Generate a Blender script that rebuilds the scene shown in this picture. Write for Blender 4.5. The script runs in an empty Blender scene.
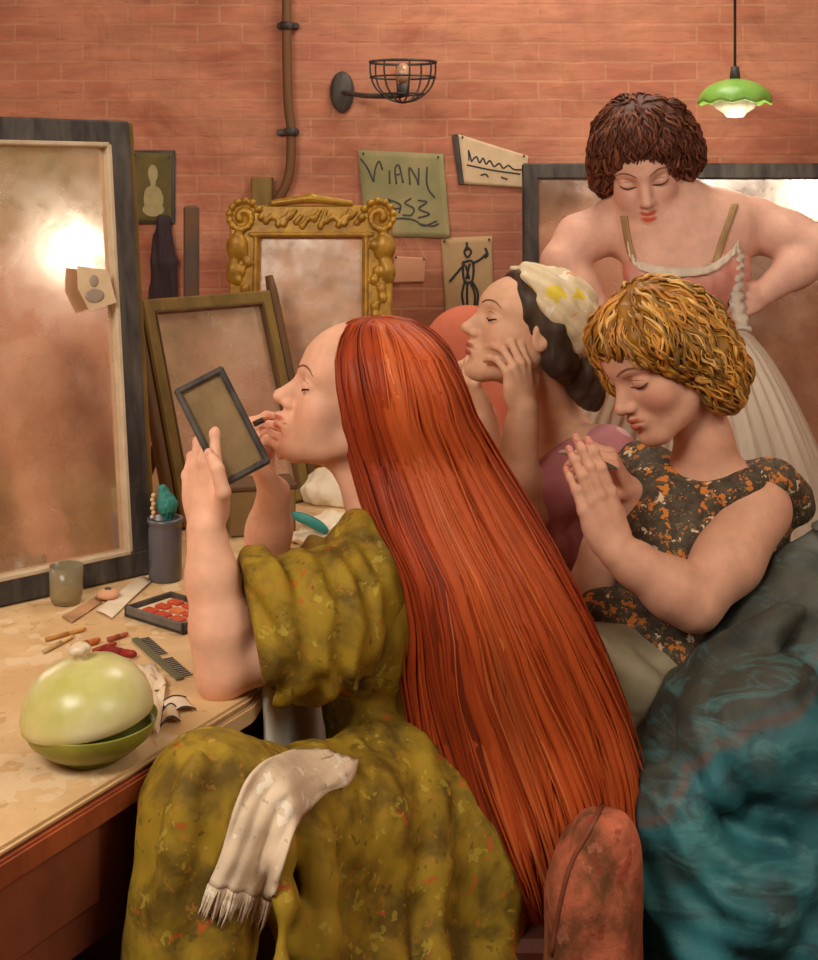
import bpy, math, random
import numpy as np
import openvdb as vdb
from mathutils import Vector, Matrix, Euler

random.seed(7)
SC = bpy.context.scene
COL = SC.collection
PI = math.pi
F = 1300.0      # focal length in pixels of the 818 x 960 frame
EYE = 1.44      # height of the viewer's eye above the floor
HOR = 185.0     # row of the horizon


def P(px, py, d):
    """point at depth d metres in front of the viewer, for planning the room"""
    return np.array([(px - 409.0) / F * d, d, EYE - (py - HOR) / F * d])


def A(*v):
    return np.array(v, dtype=float)


def unit(v):
    v = np.asarray(v, float)
    return v / (np.linalg.norm(v) + 1e-12)


# ------------------------------------------------------------------ tagging
def tag(o, label, cat, group=None, kind=None):
    if label: o['label'] = label
    if cat: o['category'] = cat
    if group: o['group'] = group
    if kind: o['kind'] = kind
    return o


def empty(name, loc, label, cat, group=None):
    o = bpy.data.objects.new(name, None)
    o.location = Vector(loc)
    o.empty_display_size = 0.05
    COL.objects.link(o)
    return tag(o, label, cat, group)


def link(name, me, mat=None, parent=None, smooth=True):
    o = bpy.data.objects.new(name, me)
    COL.objects.link(o)
    if mat is not None:
        for m in (mat if isinstance(mat, (list, tuple)) else [mat]):
            me.materials.append(m)
    if smooth and len(me.polygons):
        me.polygons.foreach_set('use_smooth', np.ones(len(me.polygons), dtype=bool))
    if parent is not None:
        loc = parent.matrix_basis.translation.copy()
        pp = parent.parent
        while pp is not None:
            loc += pp.matrix_basis.translation
            pp = pp.parent
        me.transform(Matrix.Translation(-loc))
        o.parent = parent
    return o


# ------------------------------------------------------------------ mesh builder
class MB:
    def __init__(s):
        s.v = []; s.f = []; s.c = []; s.mi = []

    def add(s, vs, fs, col=(1, 1, 1), mi=0):
        n = len(s.v)
        s.v.extend([tuple(map(float, q)) for q in vs])
        s.f.extend([tuple(i + n for i in f) for f in fs])
        s.c.extend([tuple(col)] * len(vs))
        s.mi.extend([mi] * len(fs))

    def box(s, c, h, R=None, bev=0.0, **k):
        """box with centre c and half sizes h, chamfered edges"""
        R = np.eye(3) if R is None else np.asarray(R, float)
        h = np.asarray(h, float)
        b = min(bev, min(h) * 0.6)
        if b <= 0:
            vs = [A(x * h[0], y * h[1], z * h[2]) for x in (-1, 1) for y in (-1, 1) for z in (-1, 1)]
            fs = [(0, 1, 3, 2), (4, 6, 7, 5), (0, 4, 5, 1), (2, 3, 7, 6), (0, 2, 6, 4), (1, 5, 7, 3)]
        else:
            vs = []; idx = {}
            for sx in (-1, 1):
                for sy in (-1, 1):
                    for sz in (-1, 1):
                        for a in range(3):
                            q = A(sx, sy, sz) * (h - b)
                            q[a] = (sx, sy, sz)[a] * h[a]
                            idx[(sx, sy, sz, a)] = len(vs); vs.append(q)
            fs = []
            for a in range(3):
                o1, o2 = [i for i in range(3) if i != a]
                for sg in (-1, 1):
                    r = []
                    for (u, w) in ((-1, -1), (1, -1), (1, 1), (-1, 1)):
                        t = [0, 0, 0]; t[a] = sg; t[o1] = u; t[o2] = w
                        r.append(idx[(*t, a)])
                    fs.append(tuple(r))
            for a in range(3):       # edges along axis a
                o1, o2 = [i for i in range(3) if i != a]
                for u in (-1, 1):
                    for w in (-1, 1):
                        t1 = [0, 0, 0]; t1[o1] = u; t1[o2] = w; t1[a] = -1
                        t2 = list(t1); t2[a] = 1
                        fs.append((idx[(*t1, o1)], idx[(*t2, o1)], idx[(*t2, o2)], idx[(*t1, o2)]))
            for sx in (-1, 1):
                for sy in (-1, 1):
                    for sz in (-1, 1):
                        fs.append(tuple(idx[(sx, sy, sz, a)] for a in range(3)))
        s.add([np.asarray(c) + R @ q for q in vs], fs, **k)
        return s

    def bar(s, a, b, w, t, up=(0, 0, 1), bev=0.002, **k):
        """rectangular bar from a to b, w across, t along 'up'"""
        a = np.asarray(a, float); b = np.asarray(b, float)
        y = unit(b - a); u = np.asarray(up, float)
        x = unit(np.cross(y, u)); z = np.cross(x, y)
        R = np.stack([x, y, z], 1)
        s.box((a + b) / 2, (w / 2, np.linalg.norm(b - a) / 2, t / 2), R, bev, **k)
        return s

    def tube(s, pts, r, n=8, closed=False, flat=1.0, up=None, cap=True, **k):
        pts = [np.asarray(p, float) for p in pts]
        m = len(pts)
        if np.isscalar(r): r = [r] * m
        vs = []
        prev = None
        for i, p in enumerate(pts):
            if closed:
                t = unit(pts[(i + 1) % m] - pts[i - 1])
            else:
                t = unit(pts[min(i + 1, m - 1)] - pts[max(i - 1, 0)])
            if up is not None:
                x = unit(np.cross(t, up))
            else:
                if prev is None:
                    g = A(0, 0, 1) if abs(t[2]) < 0.9 else A(1, 0, 0)
                    x = unit(np.cross(t, g))
                else:
                    x = unit(prev - t * np.dot(prev, t))
            prev = x
            y = np.cross(t, x)
            for j in range(n):
                a = 2 * PI * j / n
                vs.append(p + r[i] * (math.cos(a) * x + flat * math.sin(a) * y))
        fs = []
        for i in range(m if closed else m - 1):
            i2 = (i + 1) % m
            for j in range(n):
                j2 = (j + 1) % n
                fs.append((i * n + j, i * n + j2, i2 * n + j2, i2 * n + j))
        if cap and not closed:
            fs.append(tuple(range(n))[::-1])
            fs.append(tuple((m - 1) * n + j for j in range(n)))
        s.add(vs, fs, **k)
        return s

    def lathe(s, c, prof, n=32, R=None, **k):
        """prof: list of (radius, height) from bottom to top about local z"""
        R = np.eye(3) if R is None else np.asarray(R, float)
        vs = []; fs = []
        for (r, z) in prof:
            for j in range(n):
                a = 2 * PI * j / n
                vs.append(np.asarray(c) + R @ A(r * math.cos(a), r * math.sin(a), z))
        for i in range(len(prof) - 1):
            for j in range(n):
                j2 = (j + 1) % n
                fs.append((i * n + j, i * n + j2, (i + 1) * n + j2, (i + 1) * n + j))
        fs.append(tuple(range(n))[::-1])
        fs.append(tuple((len(prof) - 1) * n + j for j in range(n)))
        s.add(vs, fs, **k)
        return s

    def ball(s, c, r, n=16, R=None, **k):
        r = A(r, r, r) if np.isscalar(r) else np.asarray(r, float)
        R = np.eye(3) if R is None else np.asarray(R, float)
        prof = []
        vs = []; fs = []
        m = n // 2
        for i in range(m + 1):
            th = PI * i / m
            rr = max(math.sin(th), 1e-3)
            for j in range(n):
                a = 2 * PI * j / n
                vs.append(np.asarray(c) + R @ (r * A(rr * math.cos(a), rr * math.sin(a), -math.cos(th))))
        for i in range(m):
            for j in range(n):
                j2 = (j + 1) % n
                fs.append((i * n + j, i * n + j2, (i + 1) * n + j2, (i + 1) * n + j))
        s.add(vs, fs, **k)
        return s

    def sheet(s, grid, thick, **k):
        """grid[i][j] of points becomes a sheet with real thickness"""
        g = np.asarray(grid, float)
        n, m = g.shape[:2]
        du = np.gradient(g, axis=0); dv = np.gradient(g, axis=1)
        nn = np.cross(du, dv); nn /= (np.linalg.norm(nn, axis=2, keepdims=True) + 1e-12)
        top = (g + nn * thick / 2).reshape(-1, 3); bot = (g - nn * thick / 2).reshape(-1, 3)
        N = n * m
        fs = []
        for i in range(n - 1):
            for j in range(m - 1):
                a = i * m + j
                fs.append((a, a + m, a + m + 1, a + 1))
                fs.append((N + a, N + a + 1, N + a + m + 1, N + a + m))
        rim = [j for j in range(m)] + [i * m + m - 1 for i in range(1, n)] + \
              [(n - 1) * m + j for j in range(m - 2, -1, -1)] + [i * m for i in range(n - 2, 0, -1)]
        for a, b in zip(rim, rim[1:] + rim[:1]):
            fs.append((a, b, N + b, N + a))
        s.add(np.concatenate([top, bot]), fs, **k)
        return s

    def build(s, name, mat, parent=None, smooth=False, fixn=True):
        me = bpy.data.meshes.new(name)
        me.from_pydata(s.v, [], s.f)
        ca = me.color_attributes.new('Col', 'FLOAT_COLOR', 'POINT')
        c = np.ones((len(s.v), 4), np.float32); c[:, :3] = np.asarray(s.c, np.float32)
        ca.data.foreach_set('color', c.ravel())
        me.update()
        if fixn:
            import bmesh
            bm = bmesh.new(); bm.from_mesh(me)
            bmesh.ops.recalc_face_normals(bm, faces=bm.faces)
            bm.to_mesh(me); bm.free()
        o = link(name, me, mat, parent, smooth)
        if len(set(s.mi)) > 1:
            me.polygons.foreach_set('material_index', np.asarray(s.mi, np.int32))
        return o


# ------------------------------------------------------------------ sculpting volume
class Vol:
    def __init__(s, lo, hi, h):
        s.lo = np.asarray(lo, float); s.h = h
        s.n = np.ceil((np.asarray(hi, float) - s.lo) / h).astype(int) + 1
        s.a = np.full(tuple(s.n), 0.05, np.float32)

    def _sl(s, lo, hi, pad):
        i0 = np.maximum(np.floor((lo - pad - s.lo) / s.h).astype(int), 0)
        i1 = np.minimum(np.ceil((hi + pad - s.lo) / s.h).astype(int) + 1, s.n)
        if np.any(i1 <= i0): return None
        return i0, i1

    def pts(s, i0, i1):
        ax = [(s.lo[k] + np.arange(i0[k], i1[k]) * s.h).astype(np.float32) for k in range(3)]
        return ax[0][:, None, None], ax[1][None, :, None], ax[2][None, None, :]

    def op(s, d, sl, k, mode):
        i0, i1 = sl
        v = s.a[i0[0]:i1[0], i0[1]:i1[1], i0[2]:i1[2]]
        k = max(k, 1e-5)
        if mode == 'u':
            h = np.maximum(k - np.abs(v - d), 0) / k
            v[...] = np.minimum(v, d) - h * h * k * 0.25
        elif mode == 's':
            d = -d
            h = np.maximum(k - np.abs(v - d), 0) / k
            v[...] = np.maximum(v, d) + h * h * k * 0.25
        elif mode == 'i':
            h = np.maximum(k - np.abs(v - d), 0) / k
            v[...] = np.maximum(v, d) + h * h * k * 0.25

    def cap(s, a, b, ra, rb=None, k=0.01, mode='u', flat=None):
        """tapering capsule; flat=(dir, factor) squeezes it along a direction"""
        a = np.asarray(a, float); b = np.asarray(b, float)
        if rb is None: rb = ra
        R = max(ra, rb) * 1.05
        sl = s._sl(np.minimum(a, b) - R, np.maximum(a, b) + R, k + 3 * s.h)
        if sl is None: return
        X, Y, Z = s.pts(*sl)
        px, py, pz = X - a[0], Y - a[1], Z - a[2]
        ab = b - a; L = float(ab @ ab) + 1e-12
        t = np.clip((px * ab[0] + py * ab[1] + pz * ab[2]) / L, 0, 1)
        dx, dy, dz = px - t * ab[0], py - t * ab[1], pz - t * ab[2]
        r2 = dx * dx + dy * dy + dz * dz
        if flat is not None:
            n = unit(flat[0]); q = dx * n[0] + dy * n[1] + dz * n[2]
            r2 = r2 + q * q * (1 / flat[1] ** 2 - 1)
        d = np.sqrt(r2) - (ra + (rb - ra) * t)
        if flat is not None: d = d * flat[1] ** 0.5
        s.op(d, sl, k, mode)

    def chain(s, pts, rs, k=0.01, mode='u', flat=None):
        for i in range(len(pts) - 1):
            s.cap(pts[i], pts[i + 1], rs[i], rs[i + 1], k, mode, flat)

    def ell(s, c, r, R=None, k=0.01, mode='u'):
        c = np.asarray(c, float)
        r = A(r, r, r) if np.isscalar(r) else np.asarray(r, float)
        R = np.eye(3) if R is None else np.asarray(R, float)
        ext = np.sqrt(((R * r[None, :]) ** 2).sum(1))
        sl = s._sl(c - ext, c + ext, k + 3 * s.h)
        if sl is None: return
        X, Y, Z = s.pts(*sl)
        px, py, pz = X - c[0], Y - c[1], Z - c[2]
        k0 = 0; k1 = 0
        for j in range(3):
            q = px * R[0, j] + py * R[1, j] + pz * R[2, j]
            k0 = k0 + (q / r[j]) ** 2; k1 = k1 + (q / r[j] ** 2) ** 2
        k0 = np.sqrt(k0); k1 = np.sqrt(k1) + 1e-9
        s.op(k0 * (k0 - 1.0) / k1, sl, k, mode)

    def plane(s, pt, nrm, k=0.01):
        """keep only what lies behind the plane"""
        nrm = unit(nrm); pt = np.asarray(pt, float)
        sl = (np.zeros(3, int), s.n)
        X, Y, Z = s.pts(*sl)
        d = (X - pt[0]) * nrm[0] + (Y - pt[1]) * nrm[1] + (Z - pt[2]) * nrm[2]
        s.op(d.astype(np.float32), sl, k, 'i')

    def displace(s, fn, lo=None, hi=None):
        lo = s.lo if lo is None else lo
        hi = s.lo + s.n * s.h if hi is None else hi
        sl = s._sl(np.asarray(lo, float), np.asarray(hi, float), 0)
        X, Y, Z = s.pts(*sl)
        i0, i1 = sl
        s.a[i0[0]:i1[0], i0[1]:i1[1], i0[2]:i1[2]] += fn(X, Y, Z)

    def mesh(s, name, mat, parent=None, col=None, adapt=0.0):
        a = np.clip(s.a, -3 * s.h, 3 * s.h) / s.h
        a[0, :, :] = a[-1, :, :] = 3; a[:, 0, :] = a[:, -1, :] = 3; a[:, :, 0] = a[:, :, -1] = 3
        g = vdb.FloatGrid(background=3.0)
        g.copyFromArray(a.astype(np.float32))
        p, t, q = g.convertToPolygons(isovalue=0.0, adaptivity=adapt)
        p = p * s.h + s.lo
        me = bpy.data.meshes.new(name)
        nt, nq = len(t), len(q)
        me.vertices.add(len(p)); me.vertices.foreach_set('co', p.astype(np.float32).ravel())
        loops = np.concatenate([t.ravel(), q.ravel()]).astype(np.int32)
        me.loops.add(len(loops)); me.loops.foreach_set('vertex_index', loops)
        st = np.concatenate([np.arange(nt) * 3, nt * 3 + np.arange(nq) * 4]).astype(np.int32)
        me.polygons.add(nt + nq)
        me.polygons.foreach_set('loop_start', st)
        me.update(calc_edges=True)
        c = np.ones((len(p), 4), np.float32)
        if col is not None: c[:, :3] = col(p)
        ca = me.color_attributes.new('Col', 'FLOAT_COLOR', 'POINT')
        ca.data.foreach_set('color', c.ravel())
        return link(name, me, mat, parent, True)


def mask(p, c, r, soft=0.5):
    """1 inside an ellipsoid region, 0 outside, soft edge; used for what skin really has: lips, blush"""
    r = A(r, r, r) if np.isscalar(r) else np.asarray(r, float)
    q = np.sqrt((((p - c) / r) ** 2).sum(1))
    return np.clip((1 - q) / soft, 0, 1)[:, None]


def spline(pts, n):
    """Catmull-Rom through the points"""
    p = [np.asarray(q, float) for q in pts]
    p = [2 * p[0] - p[1]] + p + [2 * p[-1] - p[-2]]
    out = []
    m = len(p) - 3
    for i in range(n):
        u = i / (n - 1) * m
        k = min(int(u), m - 1); t = u - k
        a, b, c, d = p[k:k + 4]
        out.append(0.5 * ((2 * b) + (-a + c) * t + (2 * a - 5 * b + 4 * c - d) * t * t + (-a + 3 * b - 3 * c + d) * t ** 3))
    return np.array(out)


def frame(fwd, up, mirror=False):
    y = unit(fwd); z = np.asarray(up, float); z = unit(z - y * (z @ y))
    x = np.cross(y, z)
    if mirror: x = -x
    return np.stack([x, y, z], 1)


from mathutils.bvhtree import BVHTree


def lay_on(objs, px, py, out):
    """point resting on the surface of objs"""
    o0 = Vector((0, 0, EYE)); d = Vector(P(px, py, 1.0)) - o0; d.normalize(); best = None
    for t in objs:
        h = t.ray_cast(o0, d, 5)
        if h[0] is not None and (best is None or h[3] < best[3]): best = h
    return np.array(best[0]) - np.array(d) * out


def tree_of(o):
    off_ = Vector((0, 0, 0)); q = o
    while q: off_ = off_ + q.matrix_basis.translation; q = q.parent
    return BVHTree.FromPolygons([tuple(v_.co + off_) for v_ in o.data.vertices], [tuple(p.vertices) for p in o.data.polygons])


# ------------------------------------------------------------------ heads and hands
class Head:
    """head with eye line at the origin; local y looks forward, z up"""
    def __init__(s, o, fwd, up, sc=1.0, nose=1.0, jaw=1.0, crown=1.0, lips=0.0, tip=0.0):
        s.o = np.asarray(o, float); s.R = frame(fwd, up); s.s = sc; s.nose = nose; s.jaw = jaw
        s.crown = crown; s.lips = lips; s.tip = tip; s.tree = None

    def w(s, x, y, z):
        return s.o + s.R @ (A(x, y, z) * s.s)

    def loc(s, p):
        return ((p - s.o) @ s.R) / s.s

    def sculpt(s, v, lidz=-0.002, openmouth=0.0):
        w, S, R = s.w, s.s, s.R
        E = lambda c, r, k=.012, m='u': v.ell(w(*c), A(*r) * S, R, k * S, m)
        C = lambda a, b, ra, rb, k=.008, m='u': v.cap(w(*a), w(*b), ra * S, rb * S, k * S, m)
        c_ = s.crown; lp = s.lips
        E((0, -.012, .035 * c_), (.073, .098, .082 * c_), .01)
        E((0, .018, .030 * c_), (.064, .072, .060 * c_), .02)      # forehead
        E((0, .022, -.035), (.057, .064, .070), .02)     # mid face
        E((0, .026, -.072), (.046 * s.jaw, .052, .040), .02)     # jaw
        C((0, .076, -.101), (0, .070, -.100), .0165, .018, .02)  # chin
        for q in (-1, 1):
            C((q * .046, -.004, -.066), (q * .018, .066, -.100), .014, .014, .028)
            E((q * .036, .050, -.034), (.026, .026, .026), .022)  # cheek
            C((q * .010, .080, .018), (q * .042, .060, .020), .010, .008, .016)  # brow
            E((q * .035, .094, -.003), (.021, .018, .013), .014, 's')  # socket
            E((q * .0325, .0665, lidz), (.0175, .0155, .0140), .004)  # lid over the eye
            # ear
            if getattr(s, 'noear', 0): continue
            E((q * .070, -.012, -.012), (.008, .018, .030), .008)
            E((q * .078, -.010, -.010), (.006, .010, .018), .006, 's')
        n = s.nose
        ty = .082 + .026 * n; tz = -.036 + s.tip
        C((0, .080, .008), (0, ty - .003, tz + .003), .0080, .0082, .014)
        C((0, .080, -.016), (0, ty - .008, tz - .001), .0095, .0085, .012)
        C((0, .084, -.044), (0, ty - .006, tz - .003), .0075, .0060, .008)
        E((0, ty, tz), (.0092, .0085, .0078), .006)
        for q in (-1, 1):
            E((q * .0115, .094, -.040 + s.tip * .5), (.0068, .0105, .0070), .006)
        for q in (-1, 1):
            E((q * .0062, .101, -.0485 + s.tip * .5), (.0032, .0055, .003), .003, 's')
        E((0, .078 + lp * .9, -.066), (.025 - lp * .4, .020, .019), .014)  # muzzle
        # lips
        C((0, .0970 + lp, -.0600), (0, .0965 + lp, -.0615), .0052, .005, .006)
        for q in (-1, 1):
            C((q * .004, .0970 + lp, -.0605), (q * .020, .0815, -.0665), .0050, .0022, .005)
            C((q * .003, .0945 + lp, -.0735), (q * .018, .0815, -.0685), .0058, .0022, .005)
        C((0, .0945 + lp, -.0740), (0, .094 + lp, -.0740), .006, .006, .005)
        for q in (-1, 1):
            C((0, .104 + lp, -.0672), (q * .020, .089, -.0672), .0012 + openmouth, .0008, .004, 's')
        E((0, .098 + lp * .4, -.0865), (.016, .007, .005), .010, 's')

    def colour(s, p, base, lip, blush, ear=None, cheek=0.5):
        q = s.loc(p)
        c = np.tile(A(*base), (len(p), 1))
        for sg in (-1, 1):
            m = mask(q, A(sg * .042, .055, -.036), A(.030, .034, .030), 0.9) * cheek
            c = c * (1 - m) + A(*blush) * m
        m = mask(q, A(0, .108, -.040), A(.018, .018, .012), 0.9) * cheek * .5
        c = c * (1 - m) + A(*blush) * m
        m = np.maximum(mask(q, A(0, .0985, -.0612), A(.0215, .0200, .0056), 0.3),
                       mask(q, A(0, .0965, -.0738), A(.0185, .0180, .0066), 0.3))
        m = m * (q[:, 1:2] > .078)
        c = c * (1 - m) + A(*lip) * m
        return c

    def surf(s, obj):
        from mathutils.bvhtree import BVHTree
        me = obj.data
        vs = [tuple(v_.co + obj.matrix_basis.translation) for v_ in me.vertices]
        s.tree = BVHTree.FromPolygons(vs, [tuple(p.vertices) for p in me.polygons])

    def on(s, x, z, out=.0004):
        """point of the face surface at local (x, z)"""
        a = s.w(x, .2, z); d = -s.R[:, 1]
        hit = s.tree.ray_cast(Vector(a), Vector(d), .4)
        if hit[0] is None: return s.w(x, .06, z)
        return np.array(hit[0]) + np.array(hit[1]) * out * (1 if hit[1] @ Vector(d) < 0 else -1)

    def brow(s, q, mat, parent, r=.0016, raise_=0.0):
        pts = [s.on(q * x, z + raise_) for x, z in spline([(.013, .0185), (.022, .0240), (.034, .0270), (.045, .0245), (.053, .0175)], 16)]
        rs = [r * s.s * (0.4 + 0.8 * math.sin(PI * min(1, .15 + .85 * i / 15))) for i in range(16)]
        return MB().tube(pts, rs, 6).build('eyebrow', mat, parent, True)

    def lash(s, q, mat, parent, z=-.006, r=.0012, arc=-.004, half=.0165):
        pts = []
        for i in range(15):
            t = -1 + 2 * i / 14
            pts.append(s.on(q * (.0325 + t * half), z + arc * (1 - t * t) + .0015 * t))
        rs = [r * s.s * (0.4 + 0.8 * math.sin(PI * (0.10 + 0.76 * i / 14))) for i in range(15)]
        o = MB().tube(pts, rs, 6).build('eyelashes', mat, parent, True)
        # crease of the upper lid
        pts = [s.on(q * (.0325 + t * half), z + .0125 + arc * .2 - .0035 * t * t, .0001) for t in np.linspace(-.8, .95, 13)]
        MB().tube(pts, [.0006 * s.s * math.sin(PI * (.1 + .8 * i / 12)) + .0001 for i in range(13)], 5).build('eyelid_crease', M['crease'], parent, True)
        return o


class Hand:
    """wrist at origin, y to the fingers, z out of the back of the hand, x to the thumb side"""
    LEN = [(.042, .026, .021), (.046, .029, .022), (.042, .027, .021), (.033, .021, .018)]
    BASE = [(.0285, .088, .001), (.0095, .092, .003), (-.0095, .088, .002), (-.027, .080, -.001)]
    RAD = [.0088, .0090, .0084, .0074]

    def __init__(s, o, ydir, dorsal, thumb_dir, sc=0.95):
        s.o = np.asarray(o, float); s.s = sc
        y = unit(ydir); z = np.asarray(dorsal, float); z = unit(z - y * (z @ y))
        x = np.cross(y, z)
        if x @ np.asarray(thumb_dir, float) < 0: x = -x
        s.R = np.stack([x, y, z], 1)
        s.tips = []; s.nails = []

    def w(s, p):
        return s.o + s.R @ (np.asarray(p, float) * s.s)

    def sculpt(s, v, curl, spread=(.10, .02, -.05, -.14), thumb=((.6, .7, -.35), (.35, .9, -.2), (.2, .95, -.2)),
               k=.006, tbase=(.022, .022, -.006)):
        S = s.s
        w = s.w
        v.ell(w((0, .020, 0)), A(.026, .030, .016) * S, s.R, .012 * S)
        v.ell(w((.001, .052, 0)), A(.037, .040, .0125) * S, s.R, .012 * S)
        v.ell(w((-.024, .040, -.006)), A(.013, .034, .012) * S, s.R, .010 * S)
        s.joints = []
        for f in range(4):
            b = A(*s.BASE[f]); sp = spread[f]; r = s.RAD[f]
            v.cap(w((b[0] * .55, .030, 0)), w(b), .0085 * S, r * 1.02 * S, .008 * S)
            ang = 0.0; p = b.copy(); js = [w(p)]
            cs = curl[f]
            for j in range(3):
                ang += math.radians(cs[j])
                d = A(math.sin(sp) * math.cos(ang), math.cos(sp) * math.cos(ang), -math.sin(ang))
                q = p + d * s.LEN[f][j]
                r1 = r * (1.0, .93, .86)[j]; r2 = r * (.93, .86, .70)[j]
                v.cap(w(p), w(q), r1 * S, r2 * S, (k if j == 0 else .003) * S)
                up = A(math.sin(sp) * math.sin(ang), math.cos(sp) * math.sin(ang), math.cos(ang))
                if j < 2: v.ell(w(q + up * .0012), r2 * 1.04 * S, None, .004 * S)
                p = q; js.append(w(p))
            s.joints.append(js)
            s.tips.append(w(p)); s.nails.append((w(p + up * r * .60 - d * .004), s.R @ d, s.R @ up, r * S))
        p = A(*tbase); L = (.040, .033, .026); R_ = (.0135, .0105, .0098, .0072)
        for j in range(3):
            d = unit(thumb[j]); q = p + d * L[j]
            v.cap(w(p), w(q), R_[j] * S, R_[j + 1] * S, (.014, .004, .003)[j] * S)
            p = q
        s.tips.append(w(p))
        x = unit(thumb[2])
        up = unit(A(.7, 0, .6) - x * (x @ A(.7, 0, .6)))
        s.nails.append((w(p + up * .0055 - x * .004), s.R @ x, s.R @ up, .0085 * S))

    def build_nails(s, mat, parent, which=range(5)):
        for i in which:
            c, d, u, r = s.nails[i]
            RR = frame(d, u)
            MB().ball(c, (r * .62, r * .85, r * .22), 12, RR).build('fingernail', mat, parent, True)
# ------------------------------------------------------------------ materials
def NT(name):
    m = bpy.data.materials.new(name); m.use_nodes = True
    nt = m.node_tree; nt.nodes.clear()
    out = nt.nodes.new('ShaderNodeOutputMaterial')
    b = nt.nodes.new('ShaderNodeBsdfPrincipled')
    nt.links.new(b.outputs[0], out.inputs[0])
    return m, nt, b


def lin(c):
    """display value (0-255) to scene value"""
    o = []
    for x in c:
        x = x / 255.0
        o.append(x / 12.92 if x <= 0.04045 else ((x + 0.055) / 1.055) ** 2.4)
    return tuple(o)


def node(nt, typ, **kw):
    n = nt.nodes.new(typ)
    for k, v in kw.items():
        if k in n.inputs.keys() if hasattr(n.inputs, 'keys') else False:
            n.inputs[k].default_value = v
        else:
            setattr(n, k, v)
    return n


def noise(nt, scale, detail=3.0, rough=0.55, stretch=(1, 1, 1), dist=0.0, rot=(0, 0, 0)):
    tc = nt.nodes.new('ShaderNodeTexCoord')
    mp = nt.nodes.new('ShaderNodeMapping')
    mp.inputs['Scale'].default_value = stretch
    mp.inputs['Rotation'].default_value = rot
    nt.links.new(tc.outputs['Object'], mp.inputs[0])
    n = nt.nodes.new('ShaderNodeTexNoise')
    n.inputs['Scale'].default_value = scale; n.inputs['Detail'].default_value = detail
    n.inputs['Roughness'].default_value = rough; n.inputs['Distortion'].default_value = dist
    nt.links.new(mp.outputs[0], n.inputs['Vector'])
    return n.outputs['Fac']


def ramp(nt, fac, stops, interp='LINEAR'):
    r = nt.nodes.new('ShaderNodeValToRGB')
    r.color_ramp.interpolation = interp
    e = r.color_ramp.elements
    while len(e) < len(stops): e.new(0.5)
    for q, (p, c) in zip(e, stops):
        q.position = p
        q.color = (*c, 1) if len(c) == 3 else c
    nt.links.new(fac, r.inputs[0])
    return r.outputs[0]


def mix(nt, fac, a, b, mode='MIX'):
    m = nt.nodes.new('ShaderNodeMix'); m.data_type = 'RGBA'; m.blend_type = mode
    for sock, v in ((m.inputs[0], fac), (m.inputs[6], a), (m.inputs[7], b)):
        if isinstance(v, (int, float)): sock.default_value = v
        elif isinstance(v, tuple): sock.default_value = (*v, 1) if len(v) == 3 else v
        else: nt.links.new(v, sock)
    return m.outputs[2]


def bump(nt, b, h, strength=0.3, dist=0.002):
    n = nt.nodes.new('ShaderNodeBump')
    n.inputs['Strength'].default_value = strength; n.inputs['Distance'].default_value = dist
    nt.links.new(h, n.inputs['Height'])
    nt.links.new(n.outputs[0], b.inputs['Normal'])


def attr(nt):
    a = nt.nodes.new('ShaderNodeAttribute'); a.attribute_name = 'Col'
    return a.outputs['Color']


def paint(name, col=None, col2=None, var=0.5, scale=25, stretch=(1, 1, 1), rough=0.65, bs=60, bstr=0.25,
          bdist=0.002, metal=0.0, spec=0.3, thr=(0.35, 0.65), extra=None, sss=0.0, coat=0.0):
    """brushy paint-like surface; col None takes the mesh's own colours"""
    m, nt, b = NT(name)
    base = attr(nt) if col is None else None
    c1 = base if base is not None else tuple(col)
    n1 = noise(nt, scale, 4, .6, stretch, .3)
    if col2 is None:
        k = ramp(nt, n1, [(thr[0], (1 - var * .5,) * 3), (thr[1], (1 + var * .35,) * 3)])
        c = mix(nt, 1.0, c1, k, 'MULTIPLY')
    else:
        k = ramp(nt, n1, [(thr[0], (0, 0, 0)), (thr[1], (1, 1, 1))])
        kk = nt.nodes.new('ShaderNodeMath'); kk.operation = 'MULTIPLY'; kk.inputs[1].default_value = var
        nt.links.new(k, kk.inputs[0])
        c = mix(nt, kk.outputs[0], c1, tuple(col2))
    if extra: c = extra(nt, c)
    nt.links.new(c, b.inputs['Base Color'])
    b.inputs['Roughness'].default_value = rough
    b.inputs['Metallic'].default_value = metal
    b.inputs['Specular IOR Level'].default_value = spec
    if sss:
        b.inputs['Subsurface Weight'].default_value = sss
        b.inputs['Subsurface Radius'].default_value = (1, .35, .2)
        b.inputs['Subsurface Scale'].default_value = .012
    if coat: b.inputs['Coat Weight'].default_value = coat
    if bstr: bump(nt, b, noise(nt, bs, 4, .6, stretch, .2), bstr, bdist)
    return m


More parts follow.
